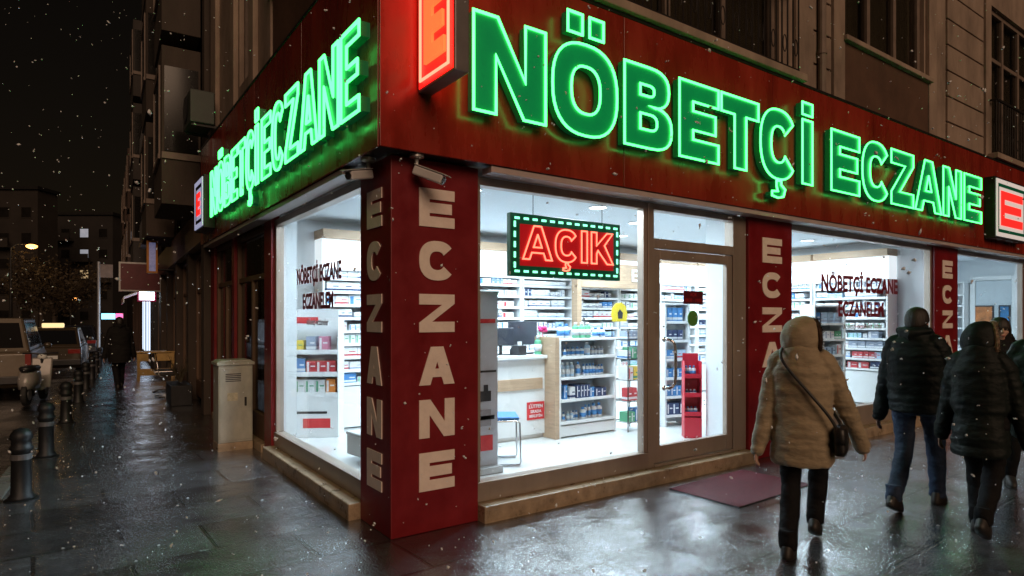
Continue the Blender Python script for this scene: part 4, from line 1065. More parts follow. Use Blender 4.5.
# a scooter leaning by the bollards
r=thing('scooter','dark motor scooter with a pale leg shield parked between the bollards and the van','scooter',(-2.55,12.2,-.13),R(-12))
sm=mat('scooter_grey',(.30,.28,.27),.3,var=.15,coat=.4)
for y in (-.58,.58): 
    m=MB(); m.tube([(-.05,y,.24),(.05,y,.24)],.235,22); w_=m.build('wheel',TYRE,r,bevel=.025); m=MB(); m.tube([(-.058,y,.24),(.058,y,.24)],.12,16); m.build('rim',RIM,w_)
m=MB(); m.loft([(0,-.38,.35,.15,.36),(0,-.36,.5,.17,.38),(0,-.32,.66,.15,.34),(0,-.30,.70,.13,.30)],24,pw=2.6); m.box(-.14,.14,-.10,.34,.27,.33); m.build('body',sm,r,smooth=True)
m=MB(); m.prism([(.30,.28),(.36,.28),(.56,.92),(.50,.92)],-.19,.19,'x'); m.build('leg_shield',sm,r,bevel=.03)
m=MB(); m.loft([(0,-.34,.705,.13,.36),(0,-.34,.76,.15,.38),(0,-.36,.80,.12,.34)],24,pw=2.6); m.build('saddle',M['black'],r,smooth=True)
m=MB(); m.tube([(0,.58,.24),(0,.50,.70),(0,.47,.98)],.03,10); m.tube([(-.32,.38,1.02),(-.18,.46,1.02),(0,.48,.99),(.18,.46,1.02),(.32,.38,1.02)],.017,8); m.build('handlebar',M['black'],r)
m=MB(); m.ell((0,.50,.94),(.09,.06,.07),14,10); m.build('headlight',HEAD,r,smooth=True)

# ================================================================ STREET LAMPS, POLE, FAR HOUSES, TREES
def street_lamp(label,p,h,arm,estr,colr=(1,.62,.25),W=60):
    r=thing('street_lamp',label,'street lamp',p)
    m=MB(); m.tube([(0,0,0),(0,0,h*.6),(0,0,h),(arm*.3,0,h+.25),(arm,0,h+.30)],[.09,.07,.05,.04,.035],10); m.build('pole',M['darkmetal'],r,smooth=True)
    m=MB(); m.loft([(arm+.1,0,h+.24,.30,.13),(arm+.1,0,h+.32,.28,.12),(arm+.1,0,h+.38,.16,.07)],20); m.build('head',M['darkmetal'],r,smooth=True)
    m=MB(); m.ell((arm+.1,0,h+.17),(.30,.20,.15),16,8); m.build('lamp',mat('sodium_lamp_%d'%int(estr),(.8,.6,.3),.3,var=0,emit=(1,.40,.09),estr=estr),r,smooth=True)
    ld=bpy.data.lights.new('street_light','POINT'); ld.energy=W; ld.color=colr; ld.shadow_soft_size=.2
    lo=bpy.data.objects.new('street_light',ld); col.objects.link(lo); lo.parent=r; lo.location=(arm+.1,0,h+.02)
    return r
street_lamp('lit orange street lamp on a tall pole above the parked cars at the left',cam2w(-30.4,38.0),5.9,.9,6,W=70)
street_lamp('small distant lit street lamp above the taxi roof',cam2w(-46.5,66.0),3.5,.3,9,W=40)
r=thing('sign_pole','thin grey pole with a small cyan lit sign beside the distant walker','sign pole',(-.98,27.0,0))
m=MB(); m.tube([(0,0,0),(0,0,4.0)],.06,10); m.build('pole',M['alug'],r)
m=MB(); m.box(.07,.88,-.05,.05,1.58,1.86); m.build('sign_box',M['darkmetal'],r,bevel=.01)
m=MB(); m.box(.09,.58,-.056,-.0505,1.60,1.84); m.build('lit_face',mat('cyan_lit_face',(.3,.6,.7),.4,var=0,emit=(.25,.75,1),estr=2.2),r)
m=MB(); m.box(.60,.86,-.056,-.0505,1.60,1.84); m.build('lit_face',mat('pink_lit_face',(.7,.2,.4),.4,var=0,emit=(1,.12,.35),estr=1.6),r)
m=MB(); m.box(-.02,.5,-.02,.02,3.35,3.9); m.build('traffic_sign',M['winframe'],r)

FW=mat('far_house_wall',(.019,.016,.015),.9,var=.3,vscale=.4); FW2=mat('far_house_wall_warm',(.022,.017,.014),.9,var=.3,vscale=.4)
LW1=mat('lit_window_warm',(.6,.5,.3),.4,var=.3,vscale=2,emit=(1,.72,.38),estr=.30); LW2=mat('lit_window_cool',(.5,.55,.7),.4,var=.3,vscale=2,emit=(.72,.82,1),estr=.26)
def far_house(label,X,Y,w,h,wm,lit,seed,floors,cols):
    random.seed(seed)
    r=thing('apartment_building',label,'building',cam2w(X,Y),R(-35.2))
    m=MB(); m.box(-w/2,w/2,0,3,-.2,h); m.build('wall',wm,r)
    m=MB(); m.box(-w/2-.2,w/2+.2,-.25,3.2,h+.002,h+.35); m.build('roof',M['darkmetal'],r)
    k=0
    for f in range(floors):
        for c in range(cols):
            x=-w/2+w*(c+.5)/cols; z=1.2+ (h-1.6)*f/floors
            q=MB(); q.box(x-.60,x+.60,-.06,-.002,z+.12,z+1.35); fr=q.build('window',wm,r)
            q=MB(); q.box(x-.52,x+.52,-.068,-.061,z+.2,z+1.27); q.build('pane',LW1 if lit.get((f,c))=='w' else LW2 if lit.get((f,c))=='c' else M['darkglass'],fr)
            if (c+f)%3==0 and f>0:
                q=MB(); q.box(x-1.1,x+1.1,-1.0,-.07,z-.35,z-.22); q.box(x-1.1,x+1.1,-1.0,-.96,z-.22,z+.65); q.build('balcony',wm,r)
    return r
far_house('dark apartment block at the end of the side street with a column of lit windows',-57.0,80,12,14.8,FW,{(2,3):'w',(3,3):'c',(4,3):'c'},3,5,5)
far_house('tall dark apartment block behind the street trees at the left edge',-57.5,68,12,15.6,FW2,{(1,1):'w'},4,5,5)
far_house('dim apartment block far behind the hanging signs closing the side street',-52.0,96,14,12,FW2,{(1,0):'w',(0,2):'w'},5,4,4)

LEAF=mat('winter_leaf',(.030,.019,.007),.7,var=.35,vscale=3); BARK=mat('bark',(.06,.045,.035),.9,var=.3,bump=.4)
def tree(label,p,h,rad,seed,n=2600):
    random.seed(seed)
    r=thing('street_tree',label,'tree',p)
    m=MB(); tips=[]
    m.tube([(0,0,0),(.05,0,h*.25),(0,.06,h*.45),(.08,0,h*.7)],[.16,.13,.10,.05],10)
    for i in range(16):
        a=i*2.4; z0=h*random.uniform(.28,.6); l=rad*random.uniform(.6,1.1); up=random.uniform(.25,.9)
        p0=Vector((0,0,z0)); p1=p0+Vector((math.cos(a)*l*.5,math.sin(a)*l*.5,l*up*.6)); p2=p0+Vector((math.cos(a)*l,math.sin(a)*l,l*up))
        m.tube([p0,p1,p2],[.06,.035,.012],6); tips+=[p1.lerp(p2,.3),p2,p1]
        for j in range(3):
            q=p1.lerp(p2,random.random())+Vector((random.gauss(0,.4),random.gauss(0,.4),random.uniform(0,.7)))*rad*.4; m.tube([p1,q],[.02,.006],5); tips.append(q)
    m.build('trunk',BARK,r)
    m=MB()
    for i in range(n):
        c=random.choice(tips)+Vector((random.gauss(0,.28),random.gauss(0,.28),random.gauss(0,.24)))*rad*.55
        a=Vector((random.gauss(0,1),random.gauss(0,1),random.gauss(0,1))).normalized(); b=a.cross(Vector((random.gauss(0,1),random.gauss(0,1),.3))).normalized(); s=random.uniform(.07,.15)
        m.add([c-a*s,c+b*s*.5,c+a*s,c-b*s*.5],[(0,1,2,3)])
    m.build('crown',LEAF,r)
tree('sparse brown leaved street tree beside the lit orange street lamp',cam2w(-30.0,41.0,-.1),6.6,2.6,1)
tree('sparse street tree to the right of the orange lamp, nearer the lit windows',cam2w(-37.6,50.0,-.1),6.8,2.6,2)
# ================================================================ PEOPLE
SKIN=mat('skin',(.50,.30,.22),.5,var=.08,vscale=20); HAIR=mat('dark_hair',(.018,.013,.010),.5,var=.4,vscale=60,bump=.4,bscale=120,stretch=(1,1,.2))
SHOE=mat('black_leather',(.016,.013,.011),.55,var=.25,bump=.1)
EYEW=mat('eye_white',(.6,.58,.55),.2,var=0); LIP=mat('lip',(.35,.12,.10),.5,var=.05); IRIS=mat('iris',(.02,.012,.008),.1,var=0)
def lerp(a,b,t): return a+(b-a)*t
def dense(pts,n):
    pts=[Vector(p) for p in pts]; out=[]
    for i in range(len(pts)-1):
        p0=pts[max(i-1,0)];p1=pts[i];p2=pts[i+1];p3=pts[min(i+2,len(pts)-1)]
        for k in range(n):
            t=k/n; out.append(.5*((2*p1)+(p2-p0)*t+(2*p0-5*p1+4*p2-p3)*t*t+(3*p1-p0-3*p2+p3)*t**3))
    out.append(pts[-1]); return out
def denser(r,n):
    o=[]
    for i in range(len(r)-1):
        for k in range(n): o.append(lerp(r[i],r[i+1],k/n))
    o.append(r[-1]); return o
def limb(mb,pts,rad,n=6,seg=14,q=None,caps=True):
    P=dense(pts,n); Rr=denser(rad,n)
    if q:
        pitch,amp=q; s=0; R2=[]
        for i,p in enumerate(P):
            if i: s+=(p-P[i-1]).length
            R2.append(Rr[i]+amp*(abs(math.sin(PI*s/pitch))**.6-.55))
        Rr=R2
    mb.tube(P,Rr,seg)
    if caps: mb.ell(P[0],(Rr[0],)*3,12,8); mb.ell(P[-1],(Rr[-1],)*3,12,8)
def hand(mb,wrist,dirv,side,k,curl=.5):
    """palm, four unequal bent fingers and a thumb; dirv = forearm direction, side = +1 right hand"""
    d=Vector(dirv).normalized(); inn=Vector((-side,0,0)); inn=(inn-d*inn.dot(d)).normalized(); f=d.cross(inn)*side   # f: towards the thumb (front)
    if f.y<0: f=-f
    w=Vector(wrist)
    mm=Matrix((( f.x,inn.x,d.x),(f.y,inn.y,d.y),(f.z,inn.z,d.z)))
    mb.ell(w+d*.05*k,(.040*k,.017*k,.052*k),14,10,m=mm)
    for j,(o,l) in enumerate(((.030,.070),(.011,.080),(-.009,.074),(-.028,.058))):
        b=w+d*.085*k+f*o*k; p1=b+d*l*.45*k+inn*l*.10*k; p2=p1+(d*.8+inn*curl).normalized()*l*.35*k; p3=p2+(d*.45+inn*curl*1.6).normalized()*l*.28*k
        mb.tube(dense([b-d*.02*k,p1,p2,p3],3),denser([.0095*k,.0092*k,.0085*k,.0065*k],3),8)
    b=w+d*.03*k+f*.032*k; p1=b+(f*.8+d*.7+inn*.2).normalized()*.035*k; p2=p1+(d+inn*.35+f*.1).normalized()*.032*k
    mb.tube(dense([b-f*.01*k,p1,p2],3),denser([.013*k,.011*k,.008*k],3),8)
def head(mb,c,k,yaw):
    Rm=Matrix.Rotation(yaw,4,'Z'); T=Matrix.Translation(c)@Rm
    def e(p,r,rot=None):
        m=Rm if rot is None else Rm@rot
        mb.ell(T@Vector(p)*1.0,[x*k for x in r],18,12,m=m)
    e((0,-.012*k,.035*k),(.076,.094,.085)); e((0,.012*k,-.035*k),(.062,.074,.078)); e((0,.045*k,-.085*k),(.036,.034,.030))
    e((0,.092*k,-.005*k),(.012,.014,.026)); e((0,.102*k,-.022*k),(.016,.014,.011)); e((0,.082*k,.032*k),(.052,.012,.010))
    e((0,.083*k,-.062*k),(.026,.012,.012))
    for s in (-1,1): e((s*.076*k,-.01*k,-.005*k),(.008,.018,.030)); e((s*.042*k,.058*k,-.022*k),(.020,.018,.018))
    return T
def person(label,loc,rz,H,lf,rf,lh,rh,coat,trou,hem,q=None,hood=True,hoodm=None,fur=None,yaw=0,cap=None,longhair=False,wide=1.0,lift=(.0,.0),vox=.010,belt=False,hem_r=(.235,.19),hs=1.0):
    k=H/1.70
    r=thing('person',label,'person',loc,rz)
    # joints
    hz=.90*k
    J={}
    for s,f,li,nm in ((-1,lf,lift[0],'l'),(1,rf,lift[1],'r')):
        hip=Vector((s*.095*k,f*.06,hz)); ank=Vector((s*.055*k,f,.095*k+li))
        mid=(hip+ank)/2; L=(hip-ank).length; bend=math.sqrt(max(0,(.435*k)**2-(L/2)**2)) if L/2<.435*k else 0
        knee=mid+Vector((s*.008,1,0)).normalized()*min(bend,.13*k)
        J[nm]=(hip,knee,ank)
    sz=1.40*k
    A={}
    for s,h_,nm in ((-1,lh,'l'),(1,rh,'r')):
        sh=Vector((s*.158*k*wide,-.01,sz-.005)); w=Vector(h_); mid=(sh+w)/2; L=(sh-w).length; bend=math.sqrt(max(0,(.285*k)**2-(L/2)**2)) if L/2<.285*k else 0
        el=mid+Vector((s*.5,-1,0)).normalized()*min(bend,.12*k)
        A[nm]=(sh,el,w+(w-el).normalized()*.035)
    hc=Vector((0,.02*k,H-.118*k-(.03 if hood else 0.015)))
    # body: one skin
    mb=MB()
    mb.loft([(0,0,hz-.06*k,.15*k,.10*k),(0,0,hz+.05*k,.16*k,.11*k),(0,0,hz+.2*k,.13*k,.095*k),(0,0,hz+.38*k,.155*k,.105*k),(0,-.01,sz,.16*k,.09*k),(0,-.01,sz+.06*k,.07*k,.06*k)],20)
    mb.tube([(0,-.015*k,sz+.01*k),(0,0,sz+.10*k),hc+Vector((0,-.01*k,-.05*k))],[.068*k,.056*k,.054*k],14)
    head(mb,hc,k,yaw)
    for nm,s in (('l',-1),('r',1)):
        limb(mb,J[nm],[.078*k,.055*k,.040*k]); limb(mb,A[nm],[.052*k,.040*k,.028*k])
        mb.ell(J[nm][2]+Vector((0,.05*k,-.05*k)),(.035*k,.10*k,.03*k),12,8)
        hand(mb,A[nm][2],A[nm][2]-A[nm][1],s,k)
    fuse(mb,'body',SKIN,.0075,2,parent=r)
    # face details as small child meshes
    T=Matrix.Translation(hc)@Matrix.Rotation(yaw,4,'Z')
    m=MB(); m2=MB(); m3=MB(); m4=MB()
    for s in (-1,1):
        m.ell(T@Vector((s*.031*k,.080*k,.008*k)),(.0125*k,.009*k,.0075*k),12,8,m=Matrix.Rotation(yaw,4,'Z')); m2.ell(T@Vector((s*.031*k,.0875*k,.008*k)),(.0058*k,.0035*k,.0058*k),10,6,m=Matrix.Rotation(yaw,4,'Z'))
        m3.tube([T@Vector((s*.015*k,.093*k,.027*k)),T@Vector((s*.033*k,.091*k,.033*k)),T@Vector((s*.050*k,.078*k,.027*k))],[.003*k,.004*k,.002*k],6)
    m4.ell(T@Vector((0,.0935*k,-.058*k)),(.022*k,.006*k,.007*k),14,8,m=Matrix.Rotation(yaw,4,'Z'))
    m.build('eyes',EYEW,r,smooth=True); m2.build('iris',IRIS,r,smooth=True); m3.build('eyebrows',HAIR,r,smooth=True); m4.build('mouth',LIP,r,smooth=True)
    # trousers
    mb=MB(); mb.loft([(0,0,hz-.10*k,.155*k,.115*k),(0,-.01,hz,.165*k,.125*k),(0,0,hz+.10*k,.155*k,.11*k)],20)
    for nm in 'lr':
        h_,kn,an=J[nm]; limb(mb,(h_,kn,an+Vector((0,0,.0*k))),[.096*k,.072*k,.060*k],caps=True)
        limb(mb,(an+Vector((0,0,.10*k)),an+Vector((0,-.004,.03*k)),an+Vector((0,.005,-.025*k))),[.060*k,.061*k,.063*k],caps=False)
    def wr(co):
        n_=noise.noise_vector(Vector((co.x*11,co.y*11,co.z*17))); return co+n_*.008+noise.noise_vector(Vector((co.x*20,co.y*20,co.z*42)))*.0035
    fuse(mb,'trousers',trou,vox,2,post=wr,parent=r)
    for nm,s in (('l',-1),('r',1)):
        a=J[nm][2]; mb=MB(); f0=a.z-.095*k
        for (yy,rx,zt) in (): pass
        mb.loft([(a.x,a.y+.045*k,f0+.001,.046*k,.135*k),(a.x,a.y+.045*k,f0+.028*k,.049*k,.138*k),(a.x,a.y+.04*k,f0+.055*k,.047*k,.125*k),(a.x,a.y+.015*k,f0+.085*k,.044*k,.085*k),(a.x,a.y-.008*k,f0+.115*k,.040*k,.050*k),(a.x,a.y-.004*k,f0+.15*k,.036*k,.040*k)],22,pw=2.3)
        th=math.asin(min(.8,max(0,a.z-.095*k)/.16))
        if th>0:
            Q=Matrix.Translation(a)@Matrix.Rotation(-th,4,'X')@Matrix.Translation(-a); mb.v=[Q@v for v in mb.v]
        mb.build('shoe',SHOE,r,smooth=True)
    # coat
    mb=MB(); top=sz+.075*k; n=44; rings=[]
    prof=[(hem,hem_r[0],hem_r[1]),(lerp(hem,hz,.6),hem_r[0]*.99,hem_r[1]*1.0),(1.02*k,.205*wide,.160),(1.16*k,.208*wide,.163),(1.30*k,.205*wide,.160),(1.385*k,.175*wide,.140),(1.43*k,.140*wide,.120),(1.475*k,.105,.105),(1.53*k,.090,.095)]
    if belt: prof.insert(2,(.97*k,.180*wide,.140))
    prof.sort()
    for i in range(n+1):
        z=lerp(prof[0][0],prof[-1][0],i/n)
        for a,b in zip(prof,prof[1:]):
            if a[0]<=z<=b[0]+1e-9:
                t=(z-a[0])/(b[0]-a[0]); t=t*t*(3-2*t); rx,ry=lerp(a[1],b[1],t),lerp(a[2],b[2],t); break
        qa=0
        if q and z<1.44*k: qa=q[1]*(abs(math.sin(PI*(z-hem)/q[0]))**.38-.72)
        rings.append((0,-.012,z,(rx+qa)*min(k,1.02),(ry+qa)*min(k,1.02)))
    mb.loft(rings,32,pw=2.25)
    for nm in 'lr':
        sh,el,w=A[nm]
        limb(mb,(sh+Vector((-.06 if sh.x>0 else .06,0,.012)),sh+Vector((0,0,-.03)),el,w+(w-el).normalized()*.035),[.066*k,.078*k,.072*k,.054*k],n=9,q=(q[0]*.9,q[1]*.8) if q else None)
    if hood: mb.loft([(0,-.02,1.40*k,.145*k,.13*k),(0,-.018,1.46*k,.128*k,.128*k),(0,-.01,H-.19*k,.11*k,.115*k)],24)
    else:
        mb.tube([(0.105*k,.05*k,1.47*k),(.11*k,-.05*k,1.50*k),(.0,-.125*k,1.47*k),(-.11*k,-.05*k,1.50*k),(-.105*k,.05*k,1.47*k)],[.022*k,.032*k,.050*k,.032*k,.022*k],12)
        mb.loft([(0,-.01,1.42*k,.115*k,.11*k),(0,.0,1.50*k,.088*k,.095*k),(0,.005,1.555*k,.080*k,.088*k)],24)
    sd=random.random()*50
    def wr2(co):
        n1=noise.noise_vector(Vector((co.x*7+sd,co.y*7,co.z*13))); n2=noise.noise_vector(Vector((co.x*22,co.y*22+sd,co.z*34)))
        n3=noise.noise_vector(Vector((co.x*5,co.y*5+sd,co.z*24))); return co+n1*.008+n2*.004+n3*.0045
    fuse(mb,'coat',coat,vox*.85,1 if q else 2,post=wr2,parent=r)
    if hood:
        # hood: a shell open towards the face
        vs=[];fs=[];S=36;Rn=22; kk=k; rx,ry,rz_=.146*k*hs,.160*k*hs,.174*k*(hs*.4+.6)
        Tm=Matrix.Translation(hc+Vector((0,-.012*k,-.012*k)))@Matrix.Rotation(yaw,4,'Z')
        for i in range(Rn+1):
            p=PI*i/Rn
            for j in range(S):
                t=2*PI*j/S; vv=Vector((math.sin(p)*math.cos(t)*rx,math.sin(p)*math.sin(t)*ry,math.cos(p)*rz_))
                if vv.z<0: vv.x*=1+.25*(vv.z/rz_)**2*0; 
                vs.append(Tm@vv)
        for i in range(Rn):
            for j in range(S):
                c=sum((Tm.inverted()@vs[a] for a in (i*S+j,(i+1)*S+j,(i+1)*S+(j+1)%S,i*S+(j+1)%S)),Vector())/4
                if c.y>.068*k+.10*max(0,c.z-.09*k) and -.16*k<c.z<.135*k: continue
                fs.append((i*S+j,(i+1)*S+j,(i+1)*S+(j+1)%S,i*S+(j+1)%S))
        used=sorted({a for f in fs for a in f}); mp={a:i for i,a in enumerate(used)}
        m=MB(); m.add([vs[a]+noise.noise_vector(vs[a]*14)*.010 for a in used],[tuple(mp[a] for a in f) for f in fs]); m_=m.mesh('hood',hoodm or coat)
        bm=bmesh.new(); bm.from_mesh(m_); bmesh.ops.remove_doubles(bm,verts=bm.verts,dist=.0005); bm.to_mesh(m_); bm.free()
        o=link('hood',m_,r,smooth=True); so=o.modifiers.new('S','SOLIDIFY'); so.thickness=.022; so.offset=-1; ss=o.modifiers.new('SS','SUBSURF'); ss.levels=1; ss.render_levels=1
        if fur:
            m=MB(); random.seed(3)
            for i in range(900):
                a=random.uniform(0,2*PI); p=Tm@Vector((math.cos(a)*.134*k*hs,.074*k+random.uniform(-.015,.012),math.sin(a)*.150*k-.008*k))
                d=(Tm.to_3x3()@Vector((math.cos(a)*1.0,.5,math.sin(a)*1.0))+Vector((random.gauss(0,.5),random.gauss(0,.5),random.gauss(0,.5)))).normalized()*random.uniform(.018,.040)
                s_=d.cross(Vector((.3,.2,.9))).normalized()*.0035
                m.add([p-s_,p+s_,p+d],[(0,1,2)])
            a=[2*PI*i/30 for i in range(31)]
            m.tube([Tm@Vector((math.cos(x)*.132*k*hs,.072*k,math.sin(x)*.149*k-.008*k)) for x in a],.016*k,8,cap=False)
            m.build('fur_trim',fur,r)
    if cap:
        m=MB(); Tm=Matrix.Translation(hc)@Matrix.Rotation(yaw,4,'Z')
        prof=[(.001,.135),(.045,.128),(.078,.100),(.092,.055),(.0945,.02),(.092,-.01)]
        vs=[];S=26
        for rr_,z in prof[::-1]:
            for j in range(S):
                t=2*PI*j/S; back=max(0,-math.sin(t))
                vs.append(Tm@Vector((math.cos(t)*rr_*.97*k,math.sin(t)*rr_*1.18*k-.012*k,(z-(.055*back if z<.03 else 0))*k)))
        nr=len(prof); m.add(vs,[(i*S+j,i*S+(j+1)%S,(i+1)*S+(j+1)%S,(i+1)*S+j) for i in range(nr-1) for j in range(S)]+[tuple((nr-1)*S+j for j in range(S)),tuple(range(S-1,-1,-1))])
        o=m.build('hair' if cap is HAIR else 'knit_cap',cap,r,smooth=True); s2=o.modifiers.new('SS','SUBSURF'); s2.levels=1; s2.render_levels=1
    if longhair:
        m=MB(); Tm=Matrix.Translation(hc)@Matrix.Rotation(yaw,4,'Z'); random.seed(9)
        for i in range(420):
            a=random.uniform(.25*PI,.75*PI)+ (PI if 1 else 0); a=random.uniform(-.12*PI,1.12*PI)+PI
            p0=Tm@Vector((math.cos(a)*.03*k,math.sin(a)*.04*k,.118*k)); p1=Tm@Vector((math.cos(a)*.083*k,math.sin(a)*.105*k-.01*k,.05*k)); p2=Tm@Vector((math.cos(a)*.092*k,math.sin(a)*.10*k-.012*k,-.05*k)); p3=Tm@Vector((math.cos(a)*.10*k+random.gauss(0,.01),math.sin(a)*.09*k-.02*k,-.15*k-random.random()*.04))
            m.tube(dense([p0,p1,p2,p3],3),denser([.007,.009,.008,.004],3),5)
        m.build('hair',HAIR,r,smooth=True)
    return r
random.seed(11)
BEIGE=mat('beige_coat',(.33,.26,.165),.75,var=.22,vscale=6,bump=.5,bscale=14,sheen=.25,stretch=(1,1,2.2))
PUFF1=mat('dark_puffer',(.006,.011,.012),.6,spec=.22,var=.3,vscale=8,bump=.35,bscale=20,stretch=(1,1,2))
PUFF2=mat('black_green_puffer',(.006,.010,.009),.62,spec=.22,var=.3,vscale=8,bump=.35,bscale=20,stretch=(1,1,2))
PUFF3=mat('dark_green_coat',(.010,.022,.016),.6,spec=.25,var=.3,vscale=6,bump=.3,bscale=16)
JEAN=mat('blue_jeans',(.018,.036,.078),.75,var=.35,vscale=7,bump=.25,bscale=60)
BLKT=mat('black_trousers',(.006,.006,.007),.8,spec=.2,var=.3,vscale=9,bump=.25,bscale=30)
FURD=mat('dark_fur',(.055,.030,.018),.8,var=.4,vscale=40); FURL=mat('light_fur',(.34,.25,.17),.8,var=.4,vscale=40)
DARKC=mat('dark_wool_coat',(.009,.008,.008),.8,spec=.2,var=.3,vscale=6,bump=.3)
# the woman in beige
WL,WR=Vector((2.31,-1.87,.0)),R(-68)
person('person in a beige hooded winter coat walking away with a black shoulder bag',WL,WR,1.655,-.25,.24,(-.27,-.08,.77),(.34,.20,.80),BEIGE,BLKT,.62,q=(.155,.009),hood=True,fur=FURD,yaw=R(-58),wide=.98,lift=(.015,.07),hem_r=(.212,.180),hs=.96)
r=thing('shoulder_bag','small black shoulder bag on a strap worn across the beige coat','bag',WL,WR)
mb=MB(); mb.loft([(.250,-.06,.72,.035,.085),(.255,-.06,.76,.042,.10),(.250,-.06,.88,.036,.098),(.245,-.06,.905,.025,.09)],24,pw=3.2); mb.build('pouch',mat('black_bag_leather',(.014,.013,.013),.4,var=.2,bump=.15),r,smooth=True)
mb=MB(); mb.loft([(.254,-.06,.80,.045,.104),(.252,-.06,.90,.040,.102),(.244,-.06,.912,.022,.086)],24,pw=3.2); mb.build('flap',MATS['black_bag_leather'],r,smooth=True)
mb=MB(); P=dense([(.235,-.14,.90),(.18,-.172,1.00),(.07,-.194,1.14),(-.05,-.185,1.28),(-.115,-.150,1.375),(-.125,-.02,1.435),(-.11,.115,1.36),(-.02,.170,1.22),(.13,.172,1.05),(.245,.05,.90)],6)
mb.tube(P,.011,8); mb.build('strap',MATS['black_bag_leather'],r,smooth=True)
person('person in a dark puffer jacket and blue jeans striding away past the second window',(4.01,-1.92,0),R(-86),1.745,-.33,.34,(-.28,.0,.85),(.28,.12,.84),PUFF1,JEAN,.845,q=(.080,.009),hood=False,cap=HAIR,yaw=R(4),wide=1.02,lift=(.06,0),hem_r=(.195,.165))
person('person in a knee length black quilted coat with a pale furred hood, walking away',(3.66,-2.50,0),R(-84),1.625,.16,-.17,(-.25,.04,.80),(.26,.06,.78),PUFF2,BLKT,.62,q=(.075,.008),hood=True,fur=FURL,yaw=R(-62),wide=.90,lift=(0,.08),belt=True,hem_r=(.190,.165),hs=.86)
person('person in a dark green coat cut off by the right edge of the photo',(4.19,-2.78,0),R(-84),1.72,-.2,.2,(-.31,.05,.82),(.31,.05,.82),PUFF3,BLKT,.72,hood=False,cap=HAIR,wide=1.12)
person('bare headed person with dark hair and dark coat facing us, beyond the hooded walker',(5.75,-1.98,0),R(118),1.66,.14,-.14,(-.28,.10,.84),(.28,.10,.84),DARKC,BLKT,.66,hood=False,longhair=True,cap=HAIR,yaw=R(6))
person('distant dark clad person walking up the side street pavement beneath the signs',(-1.0,13.1,0),R(4),1.68,-.16,.16,(-.29,.02,.80),(.29,.06,.80),DARKC,BLKT,.60,hood=False,cap=HAIR,wide=1.1,vox=.012)

# ================================================================ SNOW
random.seed(21)
mb=MB()
N=0
while N<1500:
    Yd=1.6+(random.random()**1.1)*12.5; px=random.uniform(-30,1054); py=random.uniform(-30,600)
    X=(px-512)/626*Yd; z=1.65+(318-py)/626*Yd
    if z<.05 or z>9: continue
    p=cam2w(X,Yd,z)
    if p.x>-.30 and p.y>-.30: continue
    s=Yd/626*random.choice((.35,.4,.45,.5,.55,.65,.8,1.1)) if Yd>4 else random.choice((.002,.0026,.0032,.004,.0055))
    s=min(s,.0085)
    ax=[s*random.uniform(.55,1.3) for _ in range(3)]; rot=Matrix.Rotation(random.uniform(0,PI),3,Vector((random.gauss(0,1),random.gauss(0,1),random.gauss(0,1))).normalized())
    if random.random()<.35: ax[2]*=1.8
    for q in range(random.choice((1,1,2,3))):
        o=Vector((random.gauss(0,s*.7),random.gauss(0,s*.7),random.gauss(0,s*.7))) if q else Vector()
        vs=[rot@Vector(v) for v in ((ax[0],0,0),(-ax[0],0,0),(0,ax[1],0),(0,-ax[1],0),(0,0,ax[2]),(0,0,-ax[2]))]
        mb.add([p+o+v for v in vs],[(0,2,4),(2,1,4),(1,3,4),(3,0,4),(2,0,5),(1,2,5),(3,1,5),(0,3,5)])
    N+=1
sn=mb.build('falling_snow',mat('snowflake',(.88,.90,.94),.8,var=0),smooth=True)
tag(sn,'small white snowflakes drifting down in the night air','snow',kind='stuff')

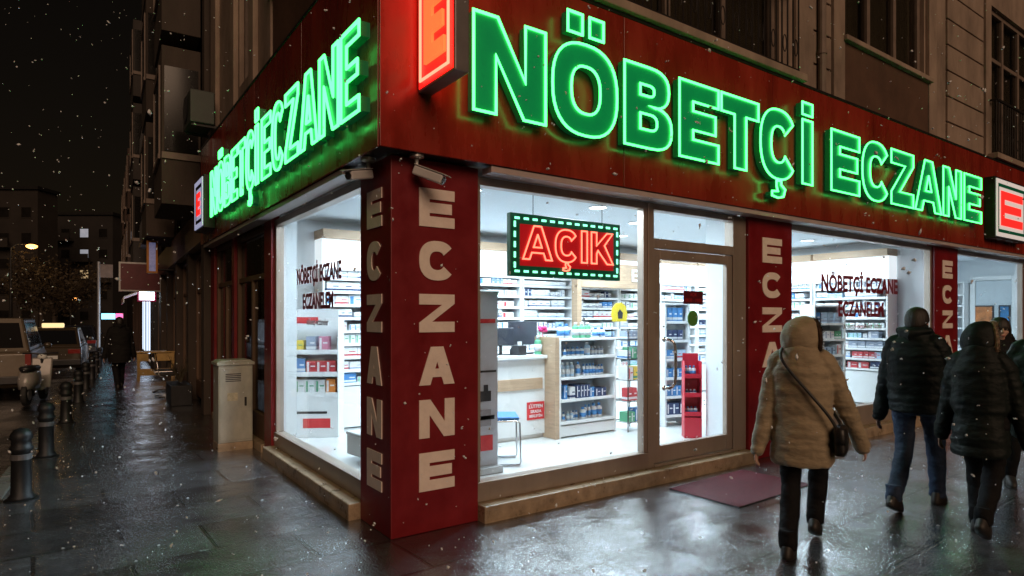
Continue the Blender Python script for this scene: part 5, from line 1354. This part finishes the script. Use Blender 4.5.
# bits of slush lying on the paving
random.seed(5); mb=MB(); N=0
while N<300:
    p=cam2w(random.uniform(-9,9),2.4+9*random.random()**1.3)
    if (p.x>-.12 and p.y>-.12) or p.x<kx(p.y)+.2: continue
    s_=random.choice((.003,.004,.005,.006,.008,.012)); vs=[]
    for i in range(6):
        a=PI/3*i; q=s_*random.uniform(.5,1.3); vs.append((p.x+math.cos(a)*q,p.y+math.sin(a)*q,.001))
    vs.append((p.x,p.y,.001+s_*.6)); mb.add(vs,[(i,(i+1)%6,6) for i in range(6)]); N+=1
tag(mb.build('slush',mat('slush_bits',(.36,.38,.41),.6,var=.1),smooth=True),'small bits of slush scattered over the wet paving','slush',kind='stuff')

# ================================================================ LIGHT, SKY, CAMERA
w=bpy.data.worlds.new('World'); sc.world=w; w.use_nodes=True
nt=w.node_tree; n=nt.nodes; bg=n['Background']
sky=n.new('ShaderNodeTexSky'); sky.sky_type='NISHITA'; sky.sun_disc=False; sky.sun_elevation=R(28); sky.sun_rotation=R(197); sky.air_density=1; sky.dust_density=3
mx=n.new('ShaderNodeMix'); mx.data_type='RGBA'; mx.blend_type='MULTIPLY'; mx.inputs[0].default_value=1
mx.inputs[7].default_value=(1.0,.50,.24,1)            # the brown glow of a clouded city night
nt.links.new(sky.outputs[0],mx.inputs[6]); nt.links.new(mx.outputs[2],bg.inputs['Color']); bg.inputs['Strength'].default_value=SKY
sl=bpy.data.lights.new('night_sun','SUN'); sl.energy=SUN; sl.angle=R(35); sl.color=(1,.67,.45)
so=bpy.data.objects.new('night_sun',sl); col.objects.link(so)
dv=Vector((.20,.86,-.46)); so.rotation_euler=dv.to_track_quat('-Z','Y').to_euler(); so.location=(-4,-12,9)
cd=bpy.data.cameras.new('camera'); cd.lens=36*626/1024; cd.sensor_width=36; cd.shift_y=30/1024; cd.clip_end=2000; cd.clip_start=.05
co=bpy.data.objects.new('camera',cd); col.objects.link(co); co.location=CAM; co.rotation_euler=(R(90),0,R(-35.2)); sc.camera=co
vs=sc.view_settings; vs.view_transform='Standard'; vs.look='None'; vs.exposure=0; vs.gamma=1
sc.cycles.use_denoising=True; sc.cycles.max_bounces=8; sc.cycles.transparent_max_bounces=16; sc.cycles.diffuse_bounces=4; sc.cycles.glossy_bounces=4
sc.cycles.sample_clamp_indirect=6; sc.cycles.caustics_reflective=False; sc.cycles.caustics_refractive=False
sc.render.engine='CYCLES'
